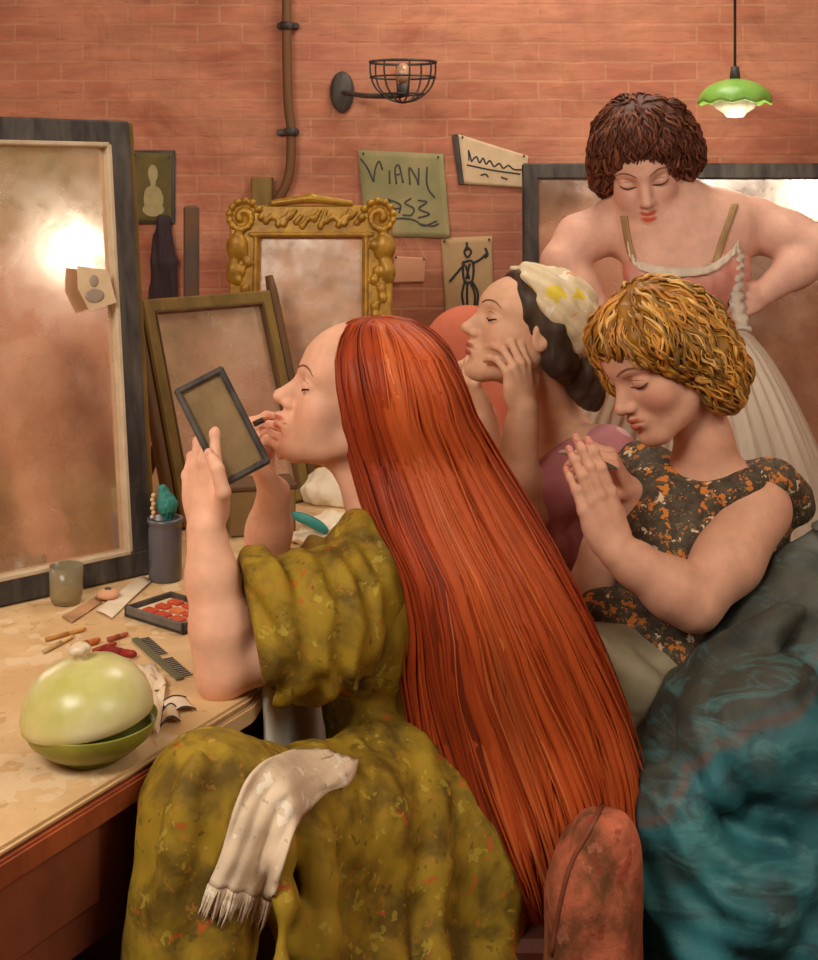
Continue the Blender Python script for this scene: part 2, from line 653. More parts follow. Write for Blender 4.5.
def spots(cols, scale, size, seed=0.0, keep=0.5, dist=0.0):
    """scattered dabs of printed or painted colour on top of a base: returns a function for 'extra'"""
    def f(nt, c):
        for i, tup in enumerate(cols):
            cc, sc, sz, kp = tup[:4]; op = tup[4] if len(tup) > 4 else .85
            tc = nt.nodes.new('ShaderNodeTexCoord'); mp = nt.nodes.new('ShaderNodeMapping')
            mp.inputs['Location'].default_value = (i * 3.1 + seed, i * 1.7, i * .9)
            nt.links.new(tc.outputs['Object'], mp.inputs[0])
            w = nt.nodes.new('ShaderNodeTexNoise'); w.inputs['Scale'].default_value = sc * 1.3
            nt.links.new(mp.outputs[0], w.inputs['Vector'])
            ad = nt.nodes.new('ShaderNodeMix'); ad.data_type = 'VECTOR'; ad.inputs[0].default_value = dist
            nt.links.new(mp.outputs[0], ad.inputs[4]); nt.links.new(w.outputs['Color'], ad.inputs[5])
            v = nt.nodes.new('ShaderNodeTexVoronoi'); v.inputs['Scale'].default_value = sc
            nt.links.new(ad.outputs[1], v.inputs['Vector'])
            lt = nt.nodes.new('ShaderNodeMath'); lt.operation = 'LESS_THAN'; lt.inputs[1].default_value = sz
            nt.links.new(v.outputs['Distance'], lt.inputs[0])
            sx = nt.nodes.new('ShaderNodeSeparateColor'); nt.links.new(v.outputs['Color'], sx.inputs[0])
            l2 = nt.nodes.new('ShaderNodeMath'); l2.operation = 'LESS_THAN'; l2.inputs[1].default_value = kp
            nt.links.new(sx.outputs[0], l2.inputs[0])
            mu = nt.nodes.new('ShaderNodeMath'); mu.operation = 'MULTIPLY'
            nt.links.new(lt.outputs[0], mu.inputs[0]); nt.links.new(l2.outputs[0], mu.inputs[1])
            m2_ = nt.nodes.new('ShaderNodeMath'); m2_.operation = 'MULTIPLY'; m2_.inputs[1].default_value = op
            nt.links.new(mu.outputs[0], m2_.inputs[0])
            c = mix(nt, m2_.outputs[0], c, tuple(cc))
        return c
    return f


M = {}
M['skin'] = paint('skin', None, None, .20, 28, (1, 1, 1), .55, 90, .12, .0015, spec=.3, sss=.08)
M['dark_hair_line'] = paint('brow hair', lin((134, 92, 66)), None, .3, 50, rough=.8, bstr=0)
M['crease'] = paint('lid crease', lin((160, 100, 74)), None, .1, 50, rough=.8, bstr=0)
M['lash'] = paint('lash', lin((52, 40, 36)), None, .2, 50, rough=.8, bstr=0)
M['nail'] = paint('fingernail', lin((214, 140, 118)), None, .1, 40, rough=.35, bstr=0, spec=.4)
# ------------------------------------------------------------------ camera and world
cam = bpy.data.cameras.new('camera'); camo = bpy.data.objects.new('camera', cam); COL.objects.link(camo)
camo.location = (0, 0, EYE); camo.rotation_euler = (PI / 2, 0, 0)
cam.sensor_fit = 'VERTICAL'; cam.sensor_height = 36.0; cam.lens = 36.0 * F / 960.0
cam.shift_y = -(480.0 - HOR) / 960.0
cam.clip_start = 0.05
SC.camera = camo
SC.view_settings.view_transform = 'Standard'; SC.view_settings.look = 'None'
SC.view_settings.gamma = 1.0; SC.view_settings.use_curve_mapping = False
SC.view_settings.exposure = 0.0
W = bpy.data.worlds.new('world'); SC.world = W; W.use_nodes = True
W.node_tree.nodes['Background'].inputs[0].default_value = (1.0, .86, .74, 1)
W.node_tree.nodes['Background'].inputs[1].default_value = 0.3


def light(name, typ, loc, energy, col, size=0.1, target=None):
    l = bpy.data.lights.new(name, typ); l.energy = energy; l.color = col
    if typ == 'AREA': l.shape = 'DISK'; l.size = size
    else: l.shadow_soft_size = size
    o = bpy.data.objects.new(name, l); COL.objects.link(o); o.location = loc
    if target is not None:
        o.rotation_euler = (Vector(loc) - Vector(target)).to_track_quat('Z', 'Y').to_euler()
    return o


# ------------------------------------------------------------------ room shell
XL, XR, YB, YF, ZC = -1.75, 2.35, 3.62, -2.6, 2.75


def brick_mat():
    m, nt, b = NT('old painted brick')
    tc = nt.nodes.new('ShaderNodeTexCoord')
    mp = nt.nodes.new('ShaderNodeMapping'); nt.links.new(tc.outputs['Object'], mp.inputs[0])
    sep = nt.nodes.new('ShaderNodeSeparateXYZ'); nt.links.new(mp.outputs[0], sep.inputs[0])
    add = nt.nodes.new('ShaderNodeMath'); add.operation = 'ADD'
    nt.links.new(sep.outputs[0], add.inputs[0]); nt.links.new(sep.outputs[1], add.inputs[1])
    cmb = nt.nodes.new('ShaderNodeCombineXYZ')
    nt.links.new(add.outputs[0], cmb.inputs[0]); nt.links.new(sep.outputs[2], cmb.inputs[1])
    wn = nt.nodes.new('ShaderNodeTexNoise'); wn.inputs['Scale'].default_value = 9
    nt.links.new(tc.outputs['Object'], wn.inputs['Vector'])
    mx = nt.nodes.new('ShaderNodeMix'); mx.data_type = 'VECTOR'; mx.inputs[0].default_value = .012
    nt.links.new(cmb.outputs[0], mx.inputs[4]); nt.links.new(wn.outputs['Color'], mx.inputs[5])
    br = nt.nodes.new('ShaderNodeTexBrick')
    br.inputs['Scale'].default_value = 1.0
    br.inputs['Brick Width'].default_value = .125; br.inputs['Row Height'].default_value = .052
    br.inputs['Mortar Size'].default_value = .0045; br.inputs['Mortar Smooth'].default_value = .6
    br.inputs['Color1'].default_value = (*lin((190, 120, 92)), 1)
    br.inputs['Color2'].default_value = (*lin((178, 106, 80)), 1)
    br.inputs['Mortar'].default_value = (*lin((196, 150, 114)), 1)
    nt.links.new(mx.outputs[1], br.inputs['Vector'])
    # broad brushy patches: worn paint
    big = noise(nt, 2.6, 5, .65, (1, 1, 1), .8)
    ov = ramp(nt, big, [(.30, lin((190, 122, 100))), (.48, lin((202, 140, 108))), (.62, lin((176, 108, 84))), (.8, lin((160, 112, 76)))])
    f = ramp(nt, noise(nt, 3.3, 3, .5, (1, 1, 1.0)), [(.40, (.48,) * 3), (.55, (.96,) * 3)])
    c = mix(nt, f, br.outputs['Color'], ov)
    st = ramp(nt, noise(nt, 14, 5, .65, (.35, .35, 1.7), .4), [(.35, (.80, .80, .80)), (.65, (1.12, 1.12, 1.12))])
    c = mix(nt, 1.0, c, st, 'MULTIPLY')
    dk = ramp(nt, noise(nt, 60, 2, .5, (.25, .25, 2.2), .5), [(.66, (0, 0, 0)), (.74, (.35, .35, .35))])
    c = mix(nt, dk, c, lin((120, 74, 56)))
    nt.links.new(c, b.inputs['Base Color']); b.inputs['Roughness'].default_value = .85
    b.inputs['Specular IOR Level'].default_value = .2
    h = mix(nt, .5, br.outputs['Fac'], noise(nt, 70, 4, .6))
    bm_ = nt.nodes.new('ShaderNodeBump'); bm_.inputs['Strength'].default_value = .35
    bm_.inputs['Distance'].default_value = .004; bm_.invert = True
    nt.links.new(h, bm_.inputs['Height']); nt.links.new(bm_.outputs[0], b.inputs['Normal'])
    return m


def two_tone_mat():
    """right-hand and rear walls: terracotta distemper below, olive above"""
    m, nt, b = NT('two tone distemper')
    tc = nt.nodes.new('ShaderNodeTexCoord')
    sep = nt.nodes.new('ShaderNodeSeparateXYZ'); nt.links.new(tc.outputs['Object'], sep.inputs[0])
    lt = nt.nodes.new('ShaderNodeMath'); lt.operation = 'GREATER_THAN'; lt.inputs[1].default_value = 1.84
    nt.links.new(sep.outputs[2], lt.inputs[0])
    n = noise(nt, 4, 4, .6)
    lo = ramp(nt, n, [(.35, lin((196, 112, 88))), (.65, lin((214, 140, 110)))])
    hi = ramp(nt, n, [(.35, lin((116, 110, 56))), (.65, lin((140, 130, 74)))])
    c = mix(nt, lt.outputs[0], lo, hi)
    nt.links.new(c, b.inputs['Base Color']); b.inputs['Roughness'].default_value = .85
    return m


M['brick'] = brick_mat(); M['two'] = two_tone_mat()
M['floor'] = paint('floorboards', lin((96, 62, 40)), lin((66, 44, 34)), .8, 5, (6, .5, 1), .6, 30, .3)
M['ceil'] = paint('ceiling distemper', lin((190, 170, 120)), None, .2, 3, rough=.9)


def wall(name, c, h, mat):
    o = MB().box(c, h).build(name, mat); o['kind'] = 'structure'; return o


T = .05
wall('wall_back', ((XL + XR) / 2, YB + T, ZC / 2), ((XR - XL) / 2 + .1, T, ZC / 2), M['brick'])
wall('wall_left', (XL - T, (YB + YF) / 2, ZC / 2), (T, (YB - YF) / 2, ZC / 2), M['brick'])
wall('wall_right', (XR + T, (YB + YF) / 2, ZC / 2), (T, (YB - YF) / 2, ZC / 2), M['two'])
wall('wall_front', ((XL + XR) / 2, YF - T, ZC / 2), ((XR - XL) / 2 + .1, T, ZC / 2), M['two'])
wall('floor', ((XL + XR) / 2, (YB + YF) / 2, -T), ((XR - XL) / 2 + .1, (YB - YF) / 2 + .1, T), M['floor'])
wall('ceiling', ((XL + XR) / 2, (YB + YF) / 2, ZC + T), ((XR - XL) / 2 + .1, (YB - YF) / 2 + .1, T), M['ceil'])

# ------------------------------------------------------------------ materials for the furniture
M['black_frame'] = paint('worn black frame', lin((52, 46, 44)), lin((112, 104, 92)), .55, 30, (1, 1, .2), .5, 60, .3)
M['olive_frame'] = paint('olive wood', lin((110, 88, 40)), lin((150, 120, 60)), .7, 22, (1, 1, .3), .55, 60, .3)
M['brown_frame'] = paint('brown wood', lin((112, 76, 42)), lin((76, 56, 38)), .7, 18, (1, 1, .4), .55, 60, .3)
M['pale_line'] = paint('pale bevelled edge', lin((206, 186, 156)), lin((170, 146, 110)), .6, 20)
M['gilt'] = paint('old gilding', lin((186, 140, 40)), lin((132, 92, 28)), .75, 26, (1, 1, 1), .42, 45, .5, .003, metal=.25, spec=.5)


def mirror_mat(name, tint, rough, reflect_tint, tint_mix):
    m, nt, b = NT(name)
    b.inputs['Base Color'].default_value = (*tint, 1)
    b.inputs['Metallic'].default_value = 1.0
    r = ramp(nt, noise(nt, 14, 4, .6), [(.35, (rough * .7,) * 3), (.7, (rough * 1.4,) * 3)])
    nt.links.new(r, b.inputs['Roughness'])
    d = nt.nodes.new('ShaderNodeBsdfDiffuse'); d.inputs[0].default_value = (*reflect_tint, 1)  # diffuse tint stands in for part of what the glass would reflect
    ms = nt.nodes.new('ShaderNodeMixShader')
    f = ramp(nt, noise(nt, 9, 5, .6), [(.35, (tint_mix * .6,) * 3), (.7, (tint_mix * 1.3,) * 3)])
    nt.links.new(f, ms.inputs[0])
    nt.links.new(b.outputs[0], ms.inputs[1]); nt.links.new(d.outputs[0], ms.inputs[2])
    out = [n for n in nt.nodes if n.type == 'OUTPUT_MATERIAL'][0]
    nt.links.new(ms.outputs[0], out.inputs[0])
    bump(nt, b, noise(nt, 30, 3, .5), .06, .002)
    return m


M['mirror'] = mirror_mat('old mirror glass with tinted reflection', (.86, .80, .72), .15, lin((206, 160, 124)), .46)  # pinkish beige tint paints in part of the reflection
M['mirror_beige_reflect'] = mirror_mat('mirror glass with painted reflection', (.90, .82, .72), .22, lin((214, 176, 140)), .50)
M['mirror_pale_reflect'] = mirror_mat('pale mirror glass with painted reflection', (.90, .82, .72), .22, lin((226, 180, 144)), .78)  # strong pinkish tint paints in a brighter reflection
M['mirror_olive_reflect'] = mirror_mat('hand mirror glass with reflection tint', (.86, .82, .66), .10, lin((178, 150, 108)), .60)  # olive beige tint paints in a lighter reflection


def framed_mirror(name, label, BL, BR, up, H, fw, ft, mat, glass, inner=None, extra=None, group=None, cat='mirror'):
    """BL, BR: lower outer corners; up: unit vector up the glass; fw frame width; ft frame thickness"""
    BL = np.asarray(BL, float); BR = np.asarray(BR, float); up = unit(up)
    x = unit(BR - BL); Wd = np.linalg.norm(BR - BL)
    n = np.cross(x, up)       # towards the room
    root = empty(name, (BL + BR) / 2, label, cat, group)
    Q = lambda u, v, w=0: BL + x * u + up * v + n * w
    fr = MB()
    h = fw / 2
    fr.bar(Q(h, 0), Q(h, H), fw, ft, n, .004); fr.bar(Q(Wd - h, 0), Q(Wd - h, H), fw, ft, n, .004)
    fr.bar(Q(0, h), Q(Wd, h), fw, ft * 1.02, n, .004); fr.bar(Q(0, H - h), Q(Wd, H - h), fw, ft * 1.02, n, .004)
    fr.build('frame', mat, root)
    if inner is not None:
        f2 = MB(); i0 = fw * .98; b = fw * .10
        for a, c in (((i0, i0), (i0, H - i0)), ((Wd - i0, i0), (Wd - i0, H - i0)), ((i0, i0), (Wd - i0, i0)), ((i0, H - i0), (Wd - i0, H - i0))):
            f2.bar(Q(*a, ft * .1), Q(*c, ft * .1), b * 2, ft * .9, n, .002)
        f2.build('inner_moulding', inner, root)
    g = MB()
    R = np.stack([x, up, n], 1)
    g.box(Q(Wd / 2, H / 2, -ft * .1), (Wd / 2 - fw * .8, H / 2 - fw * .8, .003), R)
    g.build('mirror_glass', glass, root)
    b = MB(); b.box(Q(Wd / 2, H / 2, -ft * .42), (Wd / 2 - fw * .4, H / 2 - fw * .4, .004), R)
    b.build('backing_board', M['brown_frame'], root)
    root['_'] = 0; del root['_']
    return root, Q, x, up, n


TOP = .75
# tall dark mirror, turned towards the sitter
dirv = unit(A(.178, .157, 0))
BRc = A(-.462, 2.318, TOP); BLc = BRc - dirv * .60
upv = unit(A(-.057, .065, .80))
mr, Qm, xm, um, nm = framed_mirror('tall_mirror', 'tall dark framed mirror leaning at the left with a card tucked in its edge',
                                   BLc, BRc, upv, .81, .045, .032, M['black_frame'], M['mirror'], M['pale_line'])
MB().bar(Qm(.606, 0, -.008), Qm(.606, .81, -.008), .014, .026, nm).build('outer_edge', M['olive_frame'], mr)
# easel mirror behind the hand mirror
d2 = unit(A(.241, .25, 0)); B2 = A(-.458, 2.60, TOP + .002)
up2 = unit(A(-.105, .100, .45))
m2, Q2, x2, u2, n2 = framed_mirror('easel_mirror', 'olive wood framed mirror leaning behind the small hand mirror',
                                   B2, B2 + d2 * .347, up2, .47, .030, .026, M['olive_frame'], M['mirror_beige_reflect'], M['brown_frame'])
# two side posts with rounded ends that hold the easel mirror
for u in (-.014, .361):
    MB().tube([Q2(u, -.0, 0), Q2(u, .10, 0), Q2(u, .47, .0), Q2(u, .505, 0)], [.012, .013, .013, .009], 10).build('post', M['brown_frame'], m2, True)
# a strut behind so that it stands
MB().bar(Q2(.17, .40, -.02), A(*(Q2(.17, 0, 0)[:2] + A(-.27, .26)), TOP + .008), .03, .012).build('back_strut', M['brown_frame'], m2)

# gilt mirror, carved
g0 = P(226, 0, 3.02); g1 = P(392, 0, 3.02)
BLg = A(g0[0], 3.02, TOP + .001); BRg = A(g1[0], 3.02, TOP + .001)
upg = unit(A(0, .09, .65))
gm, Qg, xg, ug, ng = framed_mirror('gilt_mirror', 'ornate gilt framed mirror with scrolled corners standing at the back of the table',
                                   BLg, BRg, upg, .645, .072, .03, M['gilt'], M['mirror_pale_reflect'])
Wg = np.linalg.norm(BRg - BLg)
v = Vol(A(g0[0] - .08, 2.90, TOP - .02), A(g1[0] + .08, 3.20, TOP + .76), .0032)
rnd = random.Random(3)
for (u, vv) in ((.03, .615), (Wg - .03, .615)):
    sg = 1 if u < .1 else -1
    for i in range(22):      # scroll
        a = i / 21 * 3.2 * PI; r = .046 * (1 - i / 25)
        p = Qg(u + sg * math.cos(a) * r * .95, vv + math.sin(a) * r, .020)
        v.ell(p, .0095 * (1 - i / 60), None, .004)
    v.ell(Qg(u, vv, .008), (.036, .010, .040), None, .006)
    v.ell(Qg(u - sg * .012, vv - .07, .014), (.026, .016, .034), None, .012)
    v.ell(Qg(u - sg * .02, vv - .13, .012), (.018, .014, .03), None, .012)
for i in range(16):          # leaf carving along the rails
    u = .085 + i / 15 * (Wg - .17)
    v.cap(Qg(u, .605 + .012 * math.sin(i * 1.9), .016), Qg(u + .013, .622 - .012 * math.sin(i * 1.3), .018), .008, .005, .004)
for i in range(26):
    q = .03 + i / 25 * .52
    for u in (.032, Wg - .032):
        v.ell(Qg(u + .012 * math.sin(i * 1.7), q, .014), (.012, .010, .014), None, .006)
v.cap(Qg(.05, .575, .016), Qg(Wg - .05, .575, .016), .0065, k=.004)
v.cap(Qg(.062, .02, .016), Qg(.062, .575, .016), .006, k=.004)
v.cap(Qg(Wg - .062, .02, .016), Qg(Wg - .062, .575, .016), .006, k=.004)
v.cap(Qg(.10, .650, .012), Qg(Wg / 2, .662, .012), .008, .012, k=.006); v.cap(Qg(Wg / 2, .662, .012), Qg(Wg - .10, .650, .012), .012, .008, k=.006)
v.mesh('carved_ornament', M['gilt'], gm)
del v

# wide mirror on the back wall behind the standing dancer
BL3 = P(524, 0, 3.42); BR3 = P(850, 0, 3.42)
zt = 1.44 + 22 / F * 3.5
BL3[2] = BR3[2] = .70
up3 = unit(A(0, .055, zt - .70))
m3, Q3, x3, u3, n3 = framed_mirror('wall_mirror', 'wide dark framed mirror hanging behind the standing dancer',
                                   BL3, BR3, up3, (zt - .70), .042, .03, M['black_frame'], M['mirror'])
# the ledge that carries it
# ------------------------------------------------------------------ dressing table
def poly_top(pts, z0, z1, name, mat, parent, col=None, bev=.004):
    """flat slab over a polygon"""
    import bmesh
    me = bpy.data.meshes.new(name); bm = bmesh.new()
    vs = [bm.verts.new((x, y, z0)) for x, y in pts]
    f = bm.faces.new(vs)
    r = bmesh.ops.extrude_face_region(bm, geom=[f])
    for e in r['geom']:
        if isinstance(e, bmesh.types.BMVert): e.co.z = z1
    bmesh.ops.recalc_face_normals(bm, faces=bm.faces)
    bmesh.ops.bevel(bm, geom=list(bm.edges), offset=bev, segments=2, affect='EDGES')
    bm.to_mesh(me); bm.free()
    return link(name, me, mat, parent, False)


M['paper_top'] = paint('stained cream table paper', lin((226, 192, 142)), lin((196, 156, 104)), .7, 9, (1, 1, 1), .75, 40, .35,
                       extra=spots([(lin((196, 110, 64)), 22, .20, .25, .4), (lin((160, 122, 78)), 15, .28, .3, .35),
                                    (lin((236, 214, 176)), 12, .36, .5, .45)], 1, 1, dist=.25))
M['red_wood'] = paint('red brown wood', lin((176, 92, 52)), lin((120, 58, 36)), .8, 9, (1, 3, 1), .5, 50, .3)
M['apron_wood'] = paint('reddish apron wood', lin((150, 82, 54)), lin((110, 58, 42)), .8, 8, (1, 1, 1), .5, 50, .3)
M['dark_wood'] = paint('dark red brown wood', lin((96, 48, 32)), lin((58, 34, 28)), .8, 8, (1, 1, 1), .5, 50, .3)
Ca = A(-.409, 1.38); Cc = A(-.214, 1.752); dF = unit(Cc - Ca)
F0 = Ca - dF * .62
Ce = A(-.127, 2.39); dE = unit(Ce - Cc); E1 = Cc + dE * 1.30
tab = empty('dressing_table', (-.75, 2.1, 0), 'long dressing table with a stained cream top and red wooden edge', 'dressing table')
top_poly = [F0, Cc, E1, A(E1[0], 3.42), A(-1.66, 3.42), A(-1.66, F0[1])]
poly_top(top_poly, TOP - .010, TOP, 'table_top', M['paper_top'], tab)
nF = A(dF[1], -dF[0])      # towards the room


def off(pt, d, n): return pt - n * d


sl = [off(F0, -.006, nF), off(Cc, -.006, nF) - dF * .16, Cc - dF * .155 - nF * .02, F0 - nF * .02]
poly_top([tuple(q) for q in sl], TOP - .040, TOP - .011, 'edge_moulding', M['red_wood'], tab, bev=.003)
poly_top([tuple(q) for q in [Cc - dF * .15 + nF * .004, Cc + nF * .004 + dF * .003, E1 + A(.004, 0), E1 - A(.02, 0), Cc - nF * .02 - A(.02, 0), Cc - dF * .15 - nF * .02]],
         TOP - .036, TOP - .011, 'edge_moulding', M['paper_top'], tab, bev=.003)
bd = [off(F0, .03, nF), off(Cc, .03, nF), E1 - A(.03, 0), A(E1[0] - .03, 3.40), A(-1.64, 3.40), A(-1.64, F0[1] + .03)]
poly_top([tuple(q) for q in bd], TOP - .20, TOP - .037, 'apron', M['apron_wood'], tab)
# drawer front and pull under the near edge, legs
c0 = Ca - nF * .03 - dF * .05
MB().box(A(*(c0 + nF * .006), TOP - .098), (.19, .008, .045), np.array([[dF[0], -nF[0], 0], [dF[1], -nF[1], 0], [0, 0, 1]]), .003).build('drawer', M['apron_wood'], tab)
for q in (F0 + dF * .05 - nF * .07, Cc - dF * .06 - nF * .09, E1 - A(.08, .10), A(-1.60, 3.35), A(-1.60, F0[1] + .08)):
    MB().box((q[0], q[1], (TOP - .19) / 2), (.032, .032, (TOP - .19) / 2), None, .004).build('leg', M['dark_wood'], tab)
# ------------------------------------------------------------------ helpers for cloth and hair
def wob(X, Y, Z, f, seed=0.0):
    """smooth lumpy field between about -1 and 1"""
    s = seed
    return (np.sin(X * f * 1.0 + Y * f * .7 + s) * np.sin(Z * f * 1.1 - X * f * .5 + 1.3 * s + 1) +
            .6 * np.sin(Y * f * 1.7 - Z * f * .9 + 2.1 * s) * np.sin(X * f * 1.5 + Z * f * .4 + .7 * s))


def locks(name, mat, parent, path, n, cols, rr=(.003, .007), a_rng=(-1, 1), seg=34, seed=1, flat=.45, t_end=(.86, 1.0), t0=(0, .02), drift=.06, lift=.006):
    """many tapering locks; path(a, t, lift) gives the point of the flow line a at length t"""
    r = random.Random(seed); b = MB()
    for i in range(n):
        a = r.uniform(*a_rng); te = r.uniform(*t_end); ts = r.uniform(*t0); ph = r.uniform(0, 6); R = r.uniform(*rr)
        lf = r.uniform(-.3, 1) * lift; dr = r.uniform(-1, 1) * drift; fr = r.uniform(3, 8)
        pts = []; rs = []
        for j in range(seg):
            t = ts + (te - ts) * j / (seg - 1)
            aa = a + dr * t + drift * .35 * math.sin(fr * t + ph)
            pts.append(path(aa, t, lf + lift * .3 * math.sin(fr * 1.3 * t + ph)))
            e = j / (seg - 1)
            rs.append(R * min(1, .35 + 4 * e) * (1 if e < .7 else max(.05, ((1 - e) / .3) ** .7)))
        s0 = .48 + .22 * math.sin(a * 9 + 1.0) + .16 * math.sin(a * 23 + 2) + r.gauss(0, .10)   # neighbouring locks share a tone
        x0 = min(max(s0, 0), .999) * (len(cols) - 1); i0 = int(x0)
        c0 = (A(*cols[i0]) * (1 - x0 + i0) + A(*cols[i0 + 1]) * (x0 - i0)) * r.uniform(.93, 1.07)
        b.tube(pts, rs, 6, flat=flat, col=tuple(c0))
    return b.build(name, mat, parent, True, fixn=False)


M['hair_red'] = paint('red hair', None, None, .40, 12, (1, 1, .15), .5, 110, .3, .002, spec=.22)
M['olive_dress'] = paint('olive printed dress', lin((160, 130, 32)), lin((92, 70, 20)), .85, 15, (1, 1, 1), .75, 60, .4, thr=(.42, .62),
                         extra=spots([(lin((190, 88, 34)), 38, .27, .16, .75), (lin((196, 176, 70)), 46, .36, .25, .45), (lin((178, 120, 40)), 60, .34, .3, .5),
                                      (lin((84, 66, 24)), 52, .30, .18, .55)], 1, 1, 2.0, dist=.05))
M['lipstick'] = paint('lipstick case', lin((60, 44, 40)), None, .2, 40, rough=.35, bstr=0)

SKIN1 = lin((234, 180, 148)); LIP1 = lin((200, 104, 76)); BL1 = lin((230, 132, 100))
t15 = math.radians(15)
H1 = Head(P(356, 395, 1.97), (-math.cos(t15), 0, math.sin(t15)), (math.sin(t15), 0, math.cos(t15)), 1.0, nose=1.18, lips=.0085, tip=.005)
v = Vol(A(-.37, 1.66, .52), A(.12, 2.22, 1.30), .0021)
H1.noear = 1; H1.sculpt(v, lidz=.001)
w1 = H1.w
# fuller cheek and jaw of the sitter
v.ell(w1(-.030, .040, -.050), A(.024, .030, .034), H1.R, .02); v.ell(w1(.030, .040, -.050), A(.024, .030, .034), H1.R, .02)

v.chain([P(385, 425, 1.97), P(384, 500, 1.97), P(392, 560, 1.975)], [.056, .050, .060], .035)
v.cap(w1(0, .015, -.070), P(378, 500, 1.97), .026, .042, .02)
# chest and shoulders under the dress
v.chain([P(366, 582, 1.89), P(390, 570, 1.97), P(398, 575, 2.08)], [.038, .050, .045], .04)
v.cap(P(392, 575, 1.97), P(400, 690, 1.97), .080, .075, .04)
# near arm
elb = P(224, 668, 1.765); wr = P(206, 530, 1.785); sh = P(378, 575, 1.855)
v.chain([P(362, 585, 1.875), P(300, 640, 1.81), elb], [.040, .046, .036], .02)
v.chain([elb, elb * .72 + wr * .28 + A(.004, 0, 0), elb * .35 + wr * .65, wr], [.036, .0415, .034, .0265], .018)
v.ell(P(218, 684, 1.762), A(.022, .024, .020), None, .02)
ha = Hand(wr, (-.14, .30, 1), (-.55, -.83, .2), (.85, -.5, 0), .98)
ha.sculpt(v, [(8, 14, 14), (20, 26, 20), (26, 30, 22), (34, 34, 24)], (-.02, -.06, -.10, -.16),
          thumb=((.62, .55, .45), (-.02, .97, .22), (-.42, .90, .05)))
# far arm, hand drawn up to the lips
elf = P(258, 612, 2.05); wf = P(274, 493, 1.985); shf = P(385, 565, 2.10)
v.chain([shf, P(310, 600, 2.09), elf], [.048, .046, .036], .02)
v.chain([elf, elf * .7 + wf * .3, elf * .3 + wf * .7, wf], [.036, .041, .033, .0255], .018)
hb = Hand(wf, (-.52, -.05, .85), (-.85, -.25, -.45), (.1, 1, .1), .93)
hb.sculpt(v, [(52, 50, 20), (70, 62, 30), (78, 70, 35), (82, 72, 40)], (.02, .0, -.02, -.04),
          thumb=((.30, .80, -.55), (.0, .75, -.65), (-.1, .5, -.85)))


def col1(p):
    c = H1.colour(p, SKIN1, LIP1, BL1, cheek=.55)
    for h in (ha, hb):
        for js in h.joints:
            for q in js[1:3]:
                m = mask(p, q, .014, .9) * .35
                c = c * (1 - m) + A(*BL1) * m
    m = mask(p, elb, .05, .8) * .4; c = c * (1 - m) + A(*BL1) * m
    return c


H1.ears = 0
red = v.mesh('person', M['skin'], None, col1); H1.surf(red)
tag(red, 'seated person with very long red hair and an olive dress, looking into a hand mirror', 'person')
del v
for q in (-1, 1):
    H1.brow(q, M['dark_hair_line'], red, r=.0013, raise_=.001)
    H1.lash(q, M['lash'], red, z=-.0035, r=.0014, half=.0168)
for (x_, z_, r_e, m_e) in ((.0375, -.0090, (.0060, .0014, .0034), paint('eye white', lin((214, 204, 190)), rough=.3, bstr=0)), (.0345, -.0080, (.0028, .0016, .0027), paint('iris', lin((88, 74, 60)), rough=.3, bstr=0))):
    for q in (-1, 1):
        MB().ball(H1.on(q * x_, z_), r_e, 12, H1.R).build('eye', m_e, red, True)
ha.build_nails(M['nail'], red, (4,)); hb.build_nails(M['nail'], red, (0, 1))

# ------------------------------------------------------------------ hair as one flowing mass with locks
rows = [  # y, x left, x right, depth centre, half depth, squareness
    (317, 366, 386, 1.972, .020, 2.2), (321, 352, 410, 1.972, .058, 2.4), (333, 344, 429, 1.972, .080, 3.0), (350, 341, 444, 1.968, .104, 4.2),
    (380, 342, 458, 1.963, .116, 4.4), (410, 346, 468, 1.963, .116, 4.2), (450, 353, 492, 1.965, .108, 3.4),
    (500, 368, 524, 1.955, .140, 3.2), (550, 394, 552, 1.940, .165, 3.0), (600, 403, 577, 1.930, .170, 2.9), (650, 402, 599, 1.925, .160, 2.8),
    (700, 408, 619, 1.920, .150, 2.7), (750, 416, 634, 1.91, .150, 2.6), (800, 430, 640, 1.90, .150, 2.5),
    (850, 458, 628, 1.89, .135, 2.4), (900, 492, 600, 1.88, .095, 2.2)]
RW = np.array(rows, float)
ts = np.linspace(0, 1, len(rows))


def hair1(a, t, lift=0.0):
    """a is the angle round the mass in half turns, 0 faces the room, -1/2 is the left edge"""
    y, xl, xr, dc, hd, sq = [np.interp(t, ts, RW[:, k]) for k in range(6)]
    a = a + .022 * math.sin(8 * t + 5 * a) * min(1, 2 * t)
    th = a * PI
    sx, cx = math.sin(th), math.cos(th)
    rr_ = (abs(sx) ** sq + abs(cx) ** sq) ** (-1.0 / sq)
    ux = sx * rr_; uy = cx * rr_
    d = dc
    L = P(xl, y, d); Rr = P(xr, y, d)
    c = (L + Rr) / 2; hx = (Rr[0] - L[0]) / 2 - .004
    # grooves between the larger locks
    g = 1 + .035 * math.sin(a * 31 + 2.0 * math.sin(t * 5)) * min(1, t * 3)
    return c + A(ux * (hx + lift) * (g if abs(sx) < .9 else 1), -uy * (hd * g + lift), 0)


